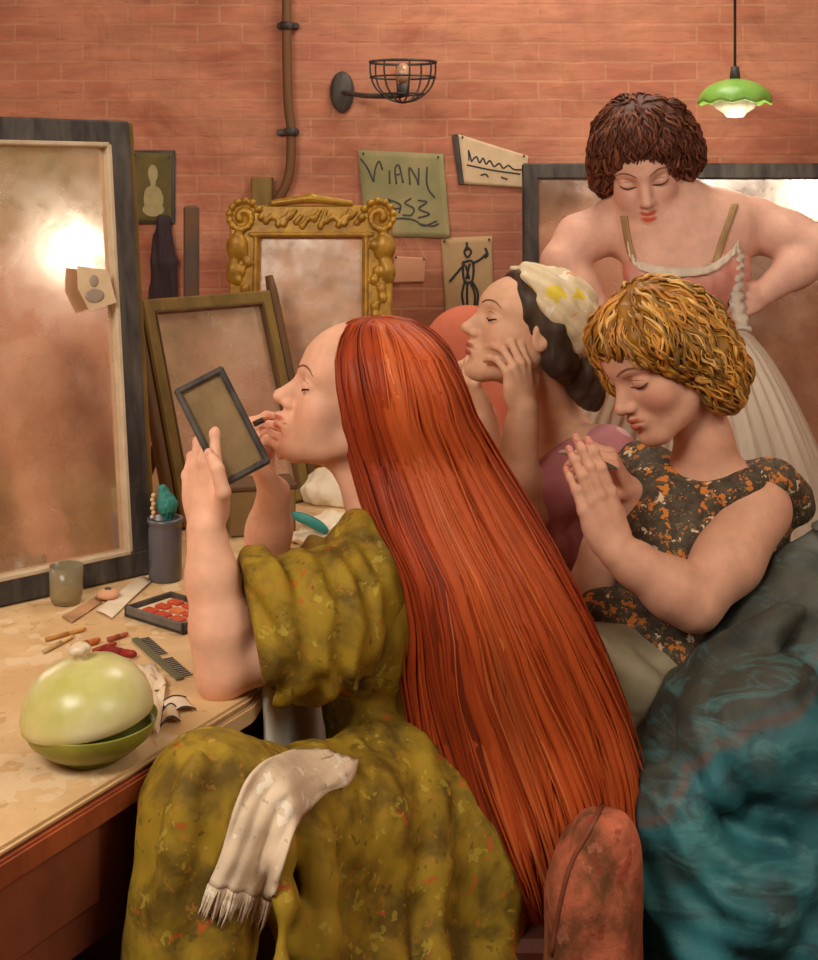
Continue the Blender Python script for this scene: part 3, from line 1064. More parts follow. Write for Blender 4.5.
hb_ = MB(); NA, NTt = 110, 90
vs = []; fs = []
for j in range(NTt):
    for i in range(NA):
        vs.append(hair1(-1 + 2 * i / NA, j / (NTt - 1)))
for j in range(NTt - 1):
    for i in range(NA):
        i2 = (i + 1) % NA
        fs.append((j * NA + i, j * NA + i2, (j + 1) * NA + i2, (j + 1) * NA + i))
fs.append(tuple(range(NA))); fs.append(tuple((NTt - 1) * NA + i for i in range(NA))[::-1])
hb_.add(vs, fs, col=lin((140, 48, 20)))
hs = hb_.build('hair', M['hair_red'], red, True)
RC = [lin(c) for c in ((112, 42, 20), (140, 52, 22), (162, 62, 26), (178, 74, 30), (190, 86, 38), (202, 102, 50), (212, 122, 70))]
locks('hair_lock', M['hair_red'], hs, hair1, 400, RC, (.0045, .0105), (-.56, .56), 40, 2, .4, (.84, 1.0), (0, .03), .07, .006)
locks('hair_lock', M['hair_red'], hs, hair1, 160, RC, (.0012, .0024), (-.54, .54), 40, 5, .8, (.80, 1.0), (0, .08), .10, .012)
locks('hair_lock', M['hair_red'], hs, hair1, 90, RC, (.005, .009), (.5, 1.5), 30, 8, .4, (.84, 1.0), (0, .03), .07, .006)
# loose wisps along the right edge and stray strands by the face
wb = MB(); r_ = random.Random(4)
for i in range(26):
    s = r_.uniform(0, 1)
    a0 = P(590 + 30 * s, 640 + 60 * s, 1.97 + r_.uniform(-.05, .05)); 
    e = P(628 + 34 * s + r_.uniform(-8, 6), 770 + 60 * s, 1.96 + r_.uniform(-.05, .05))
    pts = spline([a0, (a0 + e) / 2 + A(.004, 0, .01), e], 14)
    wb.tube(pts, [.0022 * (1 - k / 14) + .0003 for k in range(14)], 5, col=RC[i % 6])
wb.build('hair_lock', M['hair_red'], hs, True, fixn=False)

# ------------------------------------------------------------------ dress
v = Vol(A(-.36, 1.36, 0), A(.36, 2.30, 1.05), .0042)
Pd = lambda x, y, d: P(x, y, d)
v.ell(Pd(390, 588, 1.97), A(.092, .150, .112), None, .03)              # shoulders
v.cap(Pd(392, 600, 1.96), Pd(400, 720, 1.96), .122, .100, .04)
v.ell(Pd(372, 640, 1.90), A(.075, .085, .10), None, .04)
v.ell(Pd(372, 622, 1.93), A(.075, .10, .075), None, .04)              # bust
v.cap(Pd(395, 700, 1.96), Pd(430, 800, 1.95), .095, .15, .05)         # waist to hips
v.ell(Pd(470, 830, 1.95), A(.16, .19, .13), None, .05)
v.chain([Pd(440, 815, 1.86), Pd(320, 818, 1.70), Pd(212, 806, 1.535)], [.115, .082, .078], .04)   # near thigh
v.chain([Pd(440, 815, 2.02), Pd(350, 822, 1.88), Pd(300, 824, 1.78)], [.11, .080, .070], .04)
v.chain([Pd(208, 812, 1.525), A(-.262, 1.45, .40), A(-.24, 1.45, .10)], [.078, .080, .12], .04)        # hanging skirt
v.chain([Pd(330, 840, 1.70), A(-.13, 1.66, .35), A(-.12, 1.66, .12)], [.075, .14, .19], .06)
v.chain([Pd(430, 840, 1.86), A(.00, 1.80, .30), A(.0, 1.80, .14)], [.13, .15, .17], .06)
v.ell(A(-.14, 1.68, .02), A(.26, .28, .08), None, .06)
v.chain([Pd(300, 860, 1.8), A(-.19, 1.60, .25)], [.08, .12], .05)
# folds falling from the knee and the lap
Fd = [((226, 762, 1.50), (262, 850, 1.50), (300, 960, 1.52), .016), ((196, 758, 1.47), (176, 850, 1.44), (166, 980, 1.44), .014),
      ((355, 735, 1.84), (345, 800, 1.70), (325, 1180, 1.48), .020), ((375, 730, 1.84), (388, 800, 1.73), (372, 1180, 1.52), .020),
      ((392, 728, 1.84), (430, 800, 1.75), (430, 1180, 1.56), .020), ((364, 700, 1.85), (368, 740, 1.83), (362, 790, 1.76), .010),
      ((378, 700, 1.85), (392, 740, 1.83), (400, 790, 1.76), .010), ((296, 800, 1.62), (318, 880, 1.55), (318, 1180, 1.45), .016), ((262, 775, 1.55), (282, 850, 1.47), (272, 1150, 1.36), .013),
      ((240, 800, 1.49), (232, 880, 1.47), (216, 980, 1.47), .014)]
for a, b, c, r in Fd:
    s_ = spline([Pd(*a), Pd(*b), Pd(*c)], 9)
    v.chain(s_, [r * .6] + [r] * 7 + [r * .7], .022)
for a, b, c, r in (((214, 764, 1.455), (240, 850, 1.43), (262, 950, 1.43), .012), 
                   ((240, 790, 1.43), (252, 850, 1.41), (262, 930, 1.41), .006)):
    s_ = spline([Pd(*a), Pd(*b), Pd(*c)], 9)
    v.chain(s_, [r * .6] + [r] * 7 + [r * .7], .016, 's')
v.displace(lambda X, Y, Z: (.0095 * np.sin(52 * (X + .35 * Y) + 9 * (Z - .6) * np.sign(X + .12) + 2 * np.sin(6 * Z + 11 * X)) * np.clip((.70 - Z) / .25, 0, 1) + .0030 * wob(X, Y, Z * .30, 38, 1) + .0010 * wob(X, Y, Z, 100, 2)).astype(np.float32))
# open neckline
v.cap(P(372, 480, 1.97), P(382, 520, 1.97), .062, .060, .012, 's')
dress1 = v.mesh('dress', M['olive_dress'], red)
del v

# near sleeve, gathered and puffed
v = Vol(A(-.30, 1.60, .66), A(.10, 2.16, 1.05), .003)
ax0 = P(376, 566, 1.875); ax1 = P(256, 626, 1.780); axd = unit(ax1 - ax0)
v.chain([P(378, 568, 1.895), P(362, 588, 1.875), P(316, 624, 1.815), P(278, 633, 1.79)], [.070, .070, .094, .092], .03)
v.ell(P(370, 570, 1.90), A(.064, .072, .092), None, .02)
for u, r in ((.0, .101), (.018, .096)):    # rolled cuff
    c = P(256, 629, 1.782) - axd * (u + .012)
    e1 = unit(np.cross(axd, A(0, 1, 0))); e2 = np.cross(axd, e1)
    ring = [c + e1 * math.cos(q) * r * .90 + e2 * math.sin(q) * r * .80 for q in np.linspace(0, 2 * PI, 33)]
    v.chain(ring, [.013] * 33, .012)


def folds(X, Y, Z):
    u = (X - ax0[0]) * axd[0] + (Y - ax0[1]) * axd[1] + (Z - ax0[2]) * axd[2]
    tt = np.clip(u / .22, 0, 1)
    return (-.0072 * np.sin(u * 150 + 6 * (Z - .85) * 6 + 1.4 * np.sin(Z * 40 + X * 30)) * tt * (1.15 - tt) * 2
            - .004 * wob(X, Y, Z, 60, 3)).astype(np.float32)


v.displace(folds)
v.plane(P(250, 629, 1.782), unit(A(-1, -.25, -.16)), .012)
v.chain([P(310, 640, 1.81), P(268, 655, 1.785), P(226, 668, 1.765)], [.05, .060, .062], .010, 's')
v.mesh('sleeve', M['olive_dress'], red)
del v
# far sleeve
v = Vol(A(-.27, 1.94, .66), A(.06, 2.25, .98), .004)
v.chain([P(385, 560, 2.08), P(320, 590, 2.07), P(290, 598, 2.06)], [.075, .072, .062], .03)
v.displace(lambda X, Y, Z: (.004 * np.sin((X + .5 * Z) * 130) + .002 * wob(X, Y, Z, 70, 4)).astype(np.float32))
v.mesh('sleeve', M['olive_dress'], red)
del v

# ------------------------------------------------------------------ hand mirror, held by its left edge
bl = P(222, 489, 1.788); tl = P(172, 391, 1.812)
upm = unit(tl - bl + A(0, .006, 0))
xdir = unit(A(.95, .20, .25)); xdir = unit(xdir - upm * (xdir @ upm))
Hm = np.linalg.norm(tl - bl)
framed_mirror('hand_mirror', 'small black framed rectangular mirror held up in the hand of the red haired sitter',
              bl, bl + xdir * .076, upm, Hm, .0095, .016, M['black_frame'], M['mirror_olive_reflect'])
# lipstick between finger and lips
lp = P(267, 419, 1.965)
ls = empty('lipstick', lp + A(-.03, 0, -.012), 'dark lipstick held between fingers at the red haired sitter\'s lips', 'lipstick')
MB().tube([lp + A(-.020, 0, -.008), lp + A(-.005, 0, -.001)], .0045, 12).build('case', M['lipstick'], ls, True)
MB().tube([lp + A(-.006, 0, -.001), lp + A(.003, 0, .002)], [.0036, .0022], 12).build('lipstick_tip', paint('lip colour', LIP1, rough=.4, bstr=0), ls, True)
# ------------------------------------------------------------------ blonde sitter filing her nails
SKIN3 = lin((214, 160, 130)); LIP3 = lin((186, 92, 70)); BL3c = lin((206, 120, 98))


def place_head(eye_px, d, side, fwd, up, sc, **k):
    H = Head((0, 0, 0), fwd, up, sc, **k)
    H.o = P(*eye_px, d) - H.R @ (A(side * .031, .079, -.003) * sc)
    return H


H3 = place_head((636, 384), 2.04, -1, (-.78, -.42, -.42), (-.42, -.10, .90), .98, nose=1.0)
v = Vol(A(.22, 1.82, .62), A(.66, 2.36, 1.36), .0022)
H3.sculpt(v)
w3 = H3.w
v.chain([w3(0, -.040, -.03), P(704, 440, 2.13), P(710, 500, 2.15)], [.050, .043, .062], .022)
v.cap(P(706, 490, 2.16), P(705, 560, 2.17), .066, .09, .05)
v.chain([P(650, 480, 2.24), P(702, 494, 2.16), P(757, 505, 2.08)], [.040, .046, .045], .035)
# near arm
s3 = P(757, 512, 2.07); e3 = P(694, 603, 1.975); wr3 = P(616, 552, 1.965)
v.chain([s3, P(728, 560, 2.02), e3], [.052, .050, .040], .025)
v.chain([e3, e3 * .7 + wr3 * .3, e3 * .25 + wr3 * .75, wr3], [.040, .043, .032, .027], .02)
h3 = Hand(wr3, (-.36, .04, .93), (.25, -.95, .15), (.9, .2, .3), .96)
h3.sculpt(v, [(2, 8, 6), (4, 10, 8), (8, 12, 8), (12, 16, 10)], (.0, .03, .08, .14), thumb=((.45, .60, -.65), (.1, .9, -.45), (0, .95, -.3)))
# far forearm and hand holding the file
ef = P(585, 606, 2.14); wf3 = P(628, 492, 2.12)
v.chain([P(655, 485, 2.24), P(630, 590, 2.24), ef], [.045, .045, .040], .02)
v.chain([ef, ef * .5 + wf3 * .5, wf3], [.042, .037, .026], .02)
h4 = Hand(wf3, (-.42, -.40, .85), (.45, -.35, .80), (-.3, -.8, .2), .88)
h4.sculpt(v, [(48, 42, 20), (50, 45, 22), (50, 48, 24), (48, 50, 26)], (.06, .02, -.04, -.10), thumb=((.6, .5, -.7), (.2, .8, -.6), (0, .9, -.4)))


def col3(p):
    c = H3.colour(p, SKIN3, LIP3, BL3c, cheek=.75)
    for h in (h3, h4):
        for t in h.tips[:4]:
            m = mask(p, t, .016, .9) * .5
            c = c * (1 - m) + A(*lin((224, 130, 92))) * m
    return c


blo = v.mesh('person', M['skin'], None, col3); H3.surf(blo)
tag(blo, 'seated blonde person in a dark flowered dress with head bowed, filing fingernails', 'person')
del v
for q in (-1, 1):
    H3.brow(q, M['dark_hair_line'], blo, r=.0013)
    H3.lash(q, M['lash'], blo, z=-.007, r=.0012)
h3.build_nails(M['nail'], blo, range(4)); h4.build_nails(M['nail'], blo, range(4))


# wavy bob
def bob(name, H, lobes, mat, parent, cols, nlock, seed, h=.0032, curl=.008, rr=(.004, .008)):
    pts = [H.w(*c) for c, _ in lobes]
    rmax = max(r for _, r in lobes) * H.s + .03
    v = Vol(np.min(pts, 0) - rmax, np.max(pts, 0) + rmax, h)
    for (c, r) in lobes:
        v.ell(H.w(*c), r * H.s, None, .02)
    v.displace(lambda X, Y, Z: (.0035 * wob(X, Y, Z, 75, seed) + .002 * wob(X, Y, Z, 150, seed + 2)).astype(np.float32))
    c0 = A(*cols[0])
    r = random.Random(seed)
    o = v.mesh(name, mat, parent, lambda p: np.tile(c0 * .8, (len(p), 1)))
    me = o.data
    n = len(me.vertices)
    co = np.empty(n * 3, np.float32); me.vertices.foreach_get('co', co); co = co.reshape(-1, 3)
    no = np.empty(n * 3, np.float32); me.vertices.foreach_get('normal', no); no = no.reshape(-1, 3)
    return o, co, no, r


def surface_locks(name, o, co, no, flow, n, cols, mat, r, L=(.05, .10), rr=(.002, .0045), curl=.006, seg=16):
    """locks that walk over the surface of the hair mass along a flow field"""
    from mathutils.kdtree import KDTree
    kd = KDTree(len(co))
    for i, c in enumerate(co): kd.insert(c, i)
    kd.balance()
    b = MB()
    for _ in range(n):
        i = r.randrange(len(co)); p = co[i].astype(float); nn = no[i].astype(float)
        Ln = r.uniform(*L); R = r.uniform(*rr); ph = r.uniform(0, 6); cf = r.uniform(1.5, 3.5)
        pts = []; k = 0
        for j in range(seg):
            pts.append(p + nn * (R * .45 + .0012))
            f = np.asarray(flow(p), float); f = f - nn * (f @ nn)
            f = unit(f); sd = np.cross(nn, f)
            f = unit(f + sd * .55 * math.sin(ph + cf * j / seg * 4))
            q = p + f * Ln / seg
            _, idx, _ = kd.find(q)
            nn = unit(nn * .4 + no[idx] * .6); q2 = co[idx].astype(float)
            q = q - nn * ((q - q2) @ nn)
            p = q
        rs = [R * min(1, .3 + 3 * j / seg) * max(.08, (1 - (j / (seg - 1)) ** 2.2)) for j in range(seg)]
        c = A(*cols[r.randrange(len(cols))]) * r.uniform(.8, 1.2)
        b.tube(pts, rs, 6, flat=.6, col=tuple(c))
    me = bpy.data.meshes.new(name); me.from_pydata(b.v, [], b.f)
    ca = me.color_attributes.new('Col', 'FLOAT_COLOR', 'POINT')
    cc = np.ones((len(b.v), 4), np.float32); cc[:, :3] = b.c; ca.data.foreach_set('color', cc.ravel())
    q = bpy.data.objects.new(name, me); COL.objects.link(q); me.materials.append(mat); q.parent = o
    me.polygons.foreach_set('use_smooth', np.ones(len(me.polygons), dtype=bool))
    return q


M['hair_gold'] = paint('golden hair', None, None, .5, 30, (1, 1, 1), .5, 130, .35, .002, spec=.4)
GC = [lin(c) for c in ((176, 120, 34), (196, 140, 48), (214, 160, 78), (150, 98, 28), (206, 138, 60), (138, 104, 52), (222, 176, 104))]
lobes = [((0, -.018, .036), .092), ((0, .035, .060), .058), ((.050, .030, .050), .048), ((-.050, .028, .050), .046),
         ((.064, .026, .000), .040), ((.060, .046, -.02), .026), ((-.066, -.012, .010), .042), ((0, -.060, .02), .075), ((-.060, -.045, -.045), .045), ((.055, -.040, -.03), .045),
         ((-.045, -.075, -.065), .042), ((.03, -.085, -.06), .045), ((-.066, -.040, -.085), .030), ((0, -.09, -.04), .055), ((.074, .02, -.045), .028), ((-.075, -.05, -.02), .036)]
o3, co3, no3, r3 = bob('hair', H3, lobes, M['hair_gold'], blo, GC, 0, 11)
# part the curls away from the face: flow from the crown outwards and down
crown3 = H3.w(-.005, .0, .13)
dn3 = -H3.R[:, 2]
surface_locks('hair_lock', o3, co3, no3, lambda p: unit(p - crown3) + dn3 * .5, 900, GC, M['hair_gold'], r3, (.05, .12), (.0025, .0058))

# flowered dress
M['flower_dress'] = paint('dark flowered dress', lin((66, 56, 44)), lin((98, 86, 66)), .8, 60, (1, 1, 1), .8, 90, .5,
                          extra=spots([(lin((214, 128, 50)), 52, .40, .30), (lin((200, 120, 56)), 84, .36, .26),
                                       (lin((226, 200, 166)), 60, .36, .15), (lin((130, 108, 72)), 90, .36, .3)], 1, 1, 4.0, dist=.04))
v = Vol(A(.22, 1.90, .38), A(.70, 2.42, 1.05), .0035)
v.ell(P(703, 545, 2.17), A(.135, .125, .125), None, .03)
v.chain([P(645, 470, 2.22), P(660, 500, 2.16), P(720, 508, 2.17)], [.050, .06, .075], .04)
v.chain([P(690, 505, 2.13), P(730, 488, 2.14), P(768, 486, 2.13), P(785, 500, 2.17)], [.05, .046, .042, .05], .03)
v.cap(P(700, 560, 2.16), P(672, 660, 2.16), .125, .105, .05)
v.ell(P(655, 545, 2.12), A(.075, .075, .07), None, .04)
v.ell(P(668, 668, 2.09), A(.088, .10, .062), None, .05)
v.cap(P(600, 612, 2.10), P(690, 672, 2.05), .040, .050, .04)
v.displace(lambda X, Y, Z: (.0025 * wob(X, Y, Z, 60, 5)).astype(np.float32))
v.ell(P(702, 432, 2.06), A(.058, .17, .086), None, .01, 's')
v.ell(P(742, 432, 2.12), A(.058, .10, .062), None, .01, 's')
# armhole
tb_ = [tree_of(blo)]
for q, rr in (((672, 484), .013), ((690, 491), .014), ((706, 494), .014), ((722, 490), .015), ((738, 483), .015), ((752, 477), .015), ((766, 476), .015), ((780, 484), .014),
              ((702, 505), .018), ((716, 503), .017), ((729, 497), .015), ((743, 489), .014), ((700, 520), .018), ((711, 514), .014), ((696, 534), .016), ((756, 484), .010)):
    v.ell(lay_on(tb_, q[0], q[1], -.002), rr, None, .022)
v.mesh('dress', M['flower_dress'], blo)
del v
# scalloped pale hem of the bodice and beige skirt over the lap
M['beige_cloth'] = paint('beige cloth', lin((150, 138, 108)), lin((176, 164, 132)), .8, 10, (1, 1, 1), .7, 50, .35)
v = Vol(A(.10, 1.72, 0), A(.62, 2.45, .82), .0048)
v.ell(P(634, 690, 2.10), A(.112, .145, .100), None, .04)
v.cap(P(650, 680, 2.12), P(560, 690, 2.05), .13, .10, .05)
v.ell(A(.42, 2.16, .47), A(.18, .19, .10), None, .05)
v.chain([P(590, 700, 2.10), A(.28, 2.14, .38), A(.30, 2.16, .03)], [.085, .075, .09], .05)
v.chain([A(.40, 2.16, .42), A(.38, 2.18, .03)], [.10, .11], .05)
for i in range(7):
    a = P(588 + i * 15, 632 + i * 9, 1.99 + i * .010); b = P(622 + i * 10, 700 + i * 3, 1.96)
    v.chain(spline([a, (a + b) / 2 + A(.012, -.02, .01), b], 6), [.008] * 6, .02)
v.displace(lambda X, Y, Z: (.003 * wob(X, Y, Z, 45, 6)).astype(np.float32))
v.mesh('skirt', M['beige_cloth'], blo)
del v
# nail file
f0 = P(566, 453, 2.03); f1 = P(617, 469, 2.045)
nf = empty('nail_file', (f0 + f1) / 2, 'dark nail file held between the hands of the blonde sitter', 'nail file')
MB().tube(spline([f0, (f0 + f1) / 2 + A(0, 0, .003), f1], 12), [.003, .0055, .0068, .0072, .0072, .0072, .0072, .0072, .007, .0065, .0055, .003], 8, flat=.35, up=A(0, -.5, 1)).build(
    'file_blade', paint('grey emery', lin((74, 72, 64)), lin((110, 104, 92)), .6, 60, rough=.6), nf, True)
MB().ball(f0 + A(-.003, 0, .001), A(.010, .004, .0035), 12).build('handle_tip', paint('horn tip', lin((168, 140, 124)), rough=.4, bstr=0), nf, True)

# ------------------------------------------------------------------ her chair with a teal robe thrown over it
ch = empty('chair', A(.50, 2.20, 0), 'wooden chair under the blonde sitter, mostly covered by a teal robe', 'chair')
cw = M['dark_wood']
MB().box((.45, 2.18, .355), (.20, .19, .018), None, .01).build('seat', cw, ch)
for x, y in ((.28, 2.02), (.28, 2.34), (.62, 2.02), (.62, 2.34)):
    MB().tube([(x, y, 0), (x, y, .34)], [.014, .019], 10).build('leg', cw, ch, True)
for y in (2.02, 2.34):
    MB().tube([(.66, y, .34), (.70, y, .74)], [.017, .014], 10).build('back_post', cw, ch, True)
MB().bar((.70, 2.0, .72), (.70, 2.36, .72), .06, .02, (1, 0, 0)).build('back_rail', cw, ch)
def silk(nt, c):
    a_ = ramp(nt, noise(nt, 16, 5, .65, (.6, 1, 2.2), .8, (.3, .5, .2)), [(.52, (0, 0, 0)), (.68, (.55, .55, .55))])
    c = mix(nt, a_, c, lin((84, 142, 142)))
    b_ = ramp(nt, noise(nt, 11, 5, .65, (.8, 1, 2.6), .8, (.2, -.5, .1)), [(.54, (0, 0, 0)), (.68, (.7, .7, .7))])
    return mix(nt, b_, c, lin((36, 48, 50)))


M['teal'] = paint('teal robe', None, None, .75, 7, (1, 1, .6), .55, 40, .6, .005, extra=silk)
v = Vol(A(.20, 1.48, 0), A(.98, 2.40, .99), .0055)
top = [P(826, 556, 2.04), P(790, 606, 2.01), P(756, 648, 1.98), P(728, 684, 1.96), P(698, 732, 1.94), P(672, 776, 1.92), P(654, 822, 1.90)]
v.chain(top, [.046, .046, .042, .042, .042, .044, .044], .03)
for i, q in enumerate(top):
    q2 = A(q[0] + .06 + .02 * i, q[1] - .05, max(.05, q[2] - .30)); q3 = A(q[0] + .06, q[1] - .10, .03)
    v.chain([q + A(.03, -.005, -.03), q2, q3], [.062, .10, .12], .07)
v.ell(A(.66, 2.00, .42), A(.24, .17, .40), None, .10)
v.ell(A(.50, 1.90, .46), A(.18, .11, .24), None, .10)
v.ell(A(.52, 1.86, .25), A(.22, .15, .28), None, .10)
v.chain([A(.80, 2.10, .86), A(.86, 2.06, .5), A(.86, 2.0, .06)], [.08, .13, .18], .08)
v.cap(P(668, 855, 1.90), A(.40, 1.80, .05), .09, .14, .08)
FT = [((812, 668, 1.845), (750, 694, 1.845), (712, 722, 1.855), .012), ((800, 612, 1.91), (740, 650, 1.90), (722, 700, 1.89), .010),
      ((812, 735, 1.80), (720, 790, 1.79), (660, 806, 1.83), .014), ((690, 745, 1.83), (750, 765, 1.81), (812, 820, 1.78), .012),
      ((660, 770, 1.83), (700, 840, 1.78), (790, 890, 1.75), .013), ((650, 820, 1.82), (680, 890, 1.77), (740, 950, 1.73), .013),
      ((735, 715, 1.83), (726, 745, 1.83), (690, 780, 1.84), .012), ((812, 860, 1.76), (760, 900, 1.74), (690, 960, 1.74), .014)]
for a, b, c, r in FT:
    s_ = spline([P(*a), P(*b), P(*c)], 9); v.chain(s_, [r * .5] + [r] * 7 + [r * .5], .05)
v.displace(lambda X, Y, Z: (.0034 * np.sin(62 * (Z * .8 + .9 * X + .12 * np.sin(5 * X + 8 * Z) + .05 * np.sin(21 * X - 13 * Z))) * (.5 + .5 * np.sin(13 * X - 9 * Z + 1)) + .008 * np.sin(34 * (Z + .75 * X) + 2.2 * np.sin(9 * X + 7 * Z)) * (Z < .9) + .005 * wob(X, Y, Z, 22, 8) + .0015 * wob(X, Y, Z, 70, 9)).astype(np.float32))


def tealcol(p):
    """robe dyed teal with a brown lining turned out along its upper edge"""
    n = wob(p[:, 0], p[:, 1], p[:, 2], 16, 3)[:, None]; n2 = wob(p[:, 0], p[:, 1], p[:, 2], 34, 7)[:, None]
    c = A(*lin((44, 104, 110))) * (1 - .5 * np.clip(n, 0, 1)) + A(*lin((60, 128, 128))) * .5 * np.clip(n, 0, 1)
    px = p[:, 0] / p[:, 1] * F + 409
    lineZ = np.interp(p[:, 0], [.30, .42, .54, .64, .9], [.55, .66, .72, .80, .84])
    up = np.clip((p[:, 2] - lineZ + .012 * n[:, 0]) / .02, 0, 1)[:, None]
    c = c * (1 - up) + (A(*lin((74, 76, 66))) * (1 + .25 * n2)) * up
    edge = np.exp(-((p[:, 2] - lineZ + .012 * n[:, 0]) / .008) ** 2)[:, None] * .6
    c = c * (1 - edge) + A(*lin((120, 66, 40))) * edge
    k = np.clip(n2 - .5, 0, .5)
    return np.clip(c * (1 - k) + A(*lin((64, 54, 46))) * k, .004, 1)


o = v.mesh('robe', M['teal'], None, tealcol)
tag(o, 'teal robe with brown lining draped over the chair of the blonde sitter', 'robe')
del v
# ------------------------------------------------------------------ sitter with a headscarf, face in hands
SKIN2 = lin((220, 172, 138)); LIP2 = lin((172, 86, 70)); BL2 = lin((212, 128, 98))
H2 = place_head((490, 317), 2.325, -1, (-.94, -.16, .24), (.26, .05, .95), 1.0, nose=1.08, crown=.78, tip=.003)
v = Vol(A(.06, 2.16, .60), A(.46, 2.66, 1.34), .0024)
H2.sculpt(v)
w2 = H2.w
v.chain([w2(0, -.038, -.02), P(546, 400, 2.42), P(566, 450, 2.45)], [.052, .046, .062], .03)
v.cap(w2(0, .0, -.07), P(548, 440, 2.42), .030, .050, .03)
v.chain([P(596, 452, 2.34), P(565, 465, 2.45), P(545, 470, 2.56)], [.048, .06, .05], .05)
v.cap(P(562, 478, 2.46), P(560, 600, 2.46), .085, .09, .05)
s2 = P(594, 462, 2.345); e2 = P(508, 520, 2.27); wr2 = P(524, 410, 2.275)
v.chain([s2, s2 * .5 + e2 * .5, e2], [.050, .046, .040], .03)
v.chain([e2, e2 * .65 + wr2 * .35, wr2], [.042, .042, .027], .02)
h5 = Hand(wr2, (-.16, .06, .98), (.62, -.78, .05), (.75, .65, 0), .88)
h5.sculpt(v, [(22, 28, 20), (26, 34, 22), (30, 40, 24), (34, 44, 26)], (.10, .02, -.06, -.16), thumb=((.8, .6, -.2), (.55, .8, -.3), (.4, .85, -.3)))
wl = P(484, 418, 2.46)
v.chain([P(545, 480, 2.56), P(505, 545, 2.50), wl * .35 + P(505, 545, 2.50) * .65, wl], [.045, .042, .040, .026], .02)
h6 = Hand(wl, (-.42, -.10, .88), (-.80, -.55, -.15), (-.3, .9, 0), .86)
h6.sculpt(v, [(40, 50, 30), (48, 55, 30), (54, 60, 34), (60, 62, 36)], thumb=((.5, .8, -.3), (.2, .9, -.3), (.1, .9, -.4)))
sca = v.mesh('person', M['skin'], None, lambda p: H2.colour(p, SKIN2, LIP2, BL2, cheek=.5)); H2.surf(sca)
tag(sca, 'seated person in a headscarf and mauve top, resting chin and cheek in both hands', 'person')
del v
for q in (-1, 1):
    H2.brow(q, M['dark_hair_line'], sca, r=.0014)
    H2.lash(q, M['lash'], sca, z=-.005, r=.0015)
M['hair_black'] = paint('dark hair', lin((52, 40, 32)), lin((88, 70, 54)), .7, 40, (1, 1, .3), .5, 130, .4)
lo = H2.o - .2; hi = H2.o + .2
v = Vol(lo, hi, .003)
v.ell(w2(0, -.014, .030), A(.080, .106, .073), H2.R, .01)
v.plane(w2(0, .052, .066), H2.R @ unit(A(0, .937, -.35)), .012)
v.chain([w2(-.066, -.03, .0), w2(-.060, -.055, -.05), w2(-.03, -.085, -.06)], [.022, .026, .030], .02)
v.displace(lambda X, Y, Z: (.0022 * wob(X, Y, Z * .5, 120, 3)).astype(np.float32))
hh2 = v.mesh('hair', M['hair_black'], sca)
del v
v = Vol(w2(0, -.1, -.1) - .13, w2(0, -.1, -.1) + .13, .003)
v.chain([P(566, 352, 2.36), P(578, 372, 2.36), P(588, 392, 2.37), P(592, 404, 2.37)], [.022, .032, .028, .014], .02)
v.displace(lambda X, Y, Z: (.0022 * wob(X, Y, Z * .5, 120, 5)).astype(np.float32))
v.mesh('hair_bun', M['hair_black'], hh2)
del v
M['scarf'] = paint('printed headscarf', lin((226, 208, 172)), lin((206, 184, 140)), .7, 22, (1, 1, 1), .7, 60, .4,
                   extra=spots([(lin((244, 236, 218)), 26, .40, .4, .6), (lin((222, 196, 40)), 24, .36, .36, .9), (lin((230, 146, 84)), 27, .30, .26, .9)], 1, 1, 1.0, dist=.06))
v = Vol(lo, hi, .003)
v.ell(w2(0, -.020, .034), A(.086, .112, .079), H2.R, .01)
v.ell(w2(0, -.075, .0), A(.072, .060, .066), H2.R, .02)
v.plane(w2(0, .044, .086), H2.R @ unit(A(0, .80, -.60)), .006)
v.displace(lambda X, Y, Z: (.003 * np.sin((X * .6 + Z * .8) * 190 + 3 * np.sin(Y * 30)) + .0015 * wob(X, Y, Z, 90, 3)).astype(np.float32))
scf = v.mesh('headscarf', M['scarf'], sca)
del v
kn = MB()
kc = P(570, 345, 2.335)
kn.ball(kc, A(.012, .012, .015), 14); kn.ball(kc + A(-.010, -.004, .004), A(.010, .007, .008), 12)
kn.tube([kc, kc + A(.012, -.004, -.012), kc + A(.016, -.004, -.026)], [.006, .008, .004], 8, flat=.5)
kn.build('scarf_knot', M['scarf'], scf, True)
M['mauve'] = paint('mauve top', lin((206, 140, 138)), lin((184, 112, 122)), .85, 11, (1, 1, 1), .6, 45, .35,
                   extra=spots([(lin((226, 186, 180)), 9, .30, .3)], 1, 1, 5.0, dist=.15))
v = Vol(A(.04, 2.14, 0), A(.52, 2.74, 1.10), .0045)
v.chain([P(604, 462, 2.345), P(572, 478, 2.44), P(552, 485, 2.55)], [.068, .072, .066], .04)
v.cap(P(570, 490, 2.44), P(566, 620, 2.44), .115, .105, .05)
v.cap(P(562, 520, 2.36), P(560, 560, 2.36), .06, .06, .05)
v.ell(A(.27, 2.49, .50), A(.14, .13, .12), None, .06)
v.chain([A(.25, 2.48, .46), A(.24, 2.50, .03)], [.12, .11], .05)
for a, b, c, r in (((540, 470, 2.30), (548, 510, 2.29), (566, 560, 2.29), .008), ((560, 455, 2.31), (580, 490, 2.29), (596, 540, 2.28), .008), ((600, 440, 2.31), (616, 470, 2.30), (618, 520, 2.30), .008)):
    v.chain(spline([P(*a), P(*b), P(*c)], 7), [r] * 7, .02)
v.displace(lambda X, Y, Z: (.003 * wob(X, Y, Z, 45, 6)).astype(np.float32))
v.ell(P(536, 412, 2.36), A(.080, .24, .072), None, .012, 's')
v.chain([s2, s2 * .45 + e2 * .55], [.060, .056], .02)
v.mesh('top', M['mauve'], sca)
del v

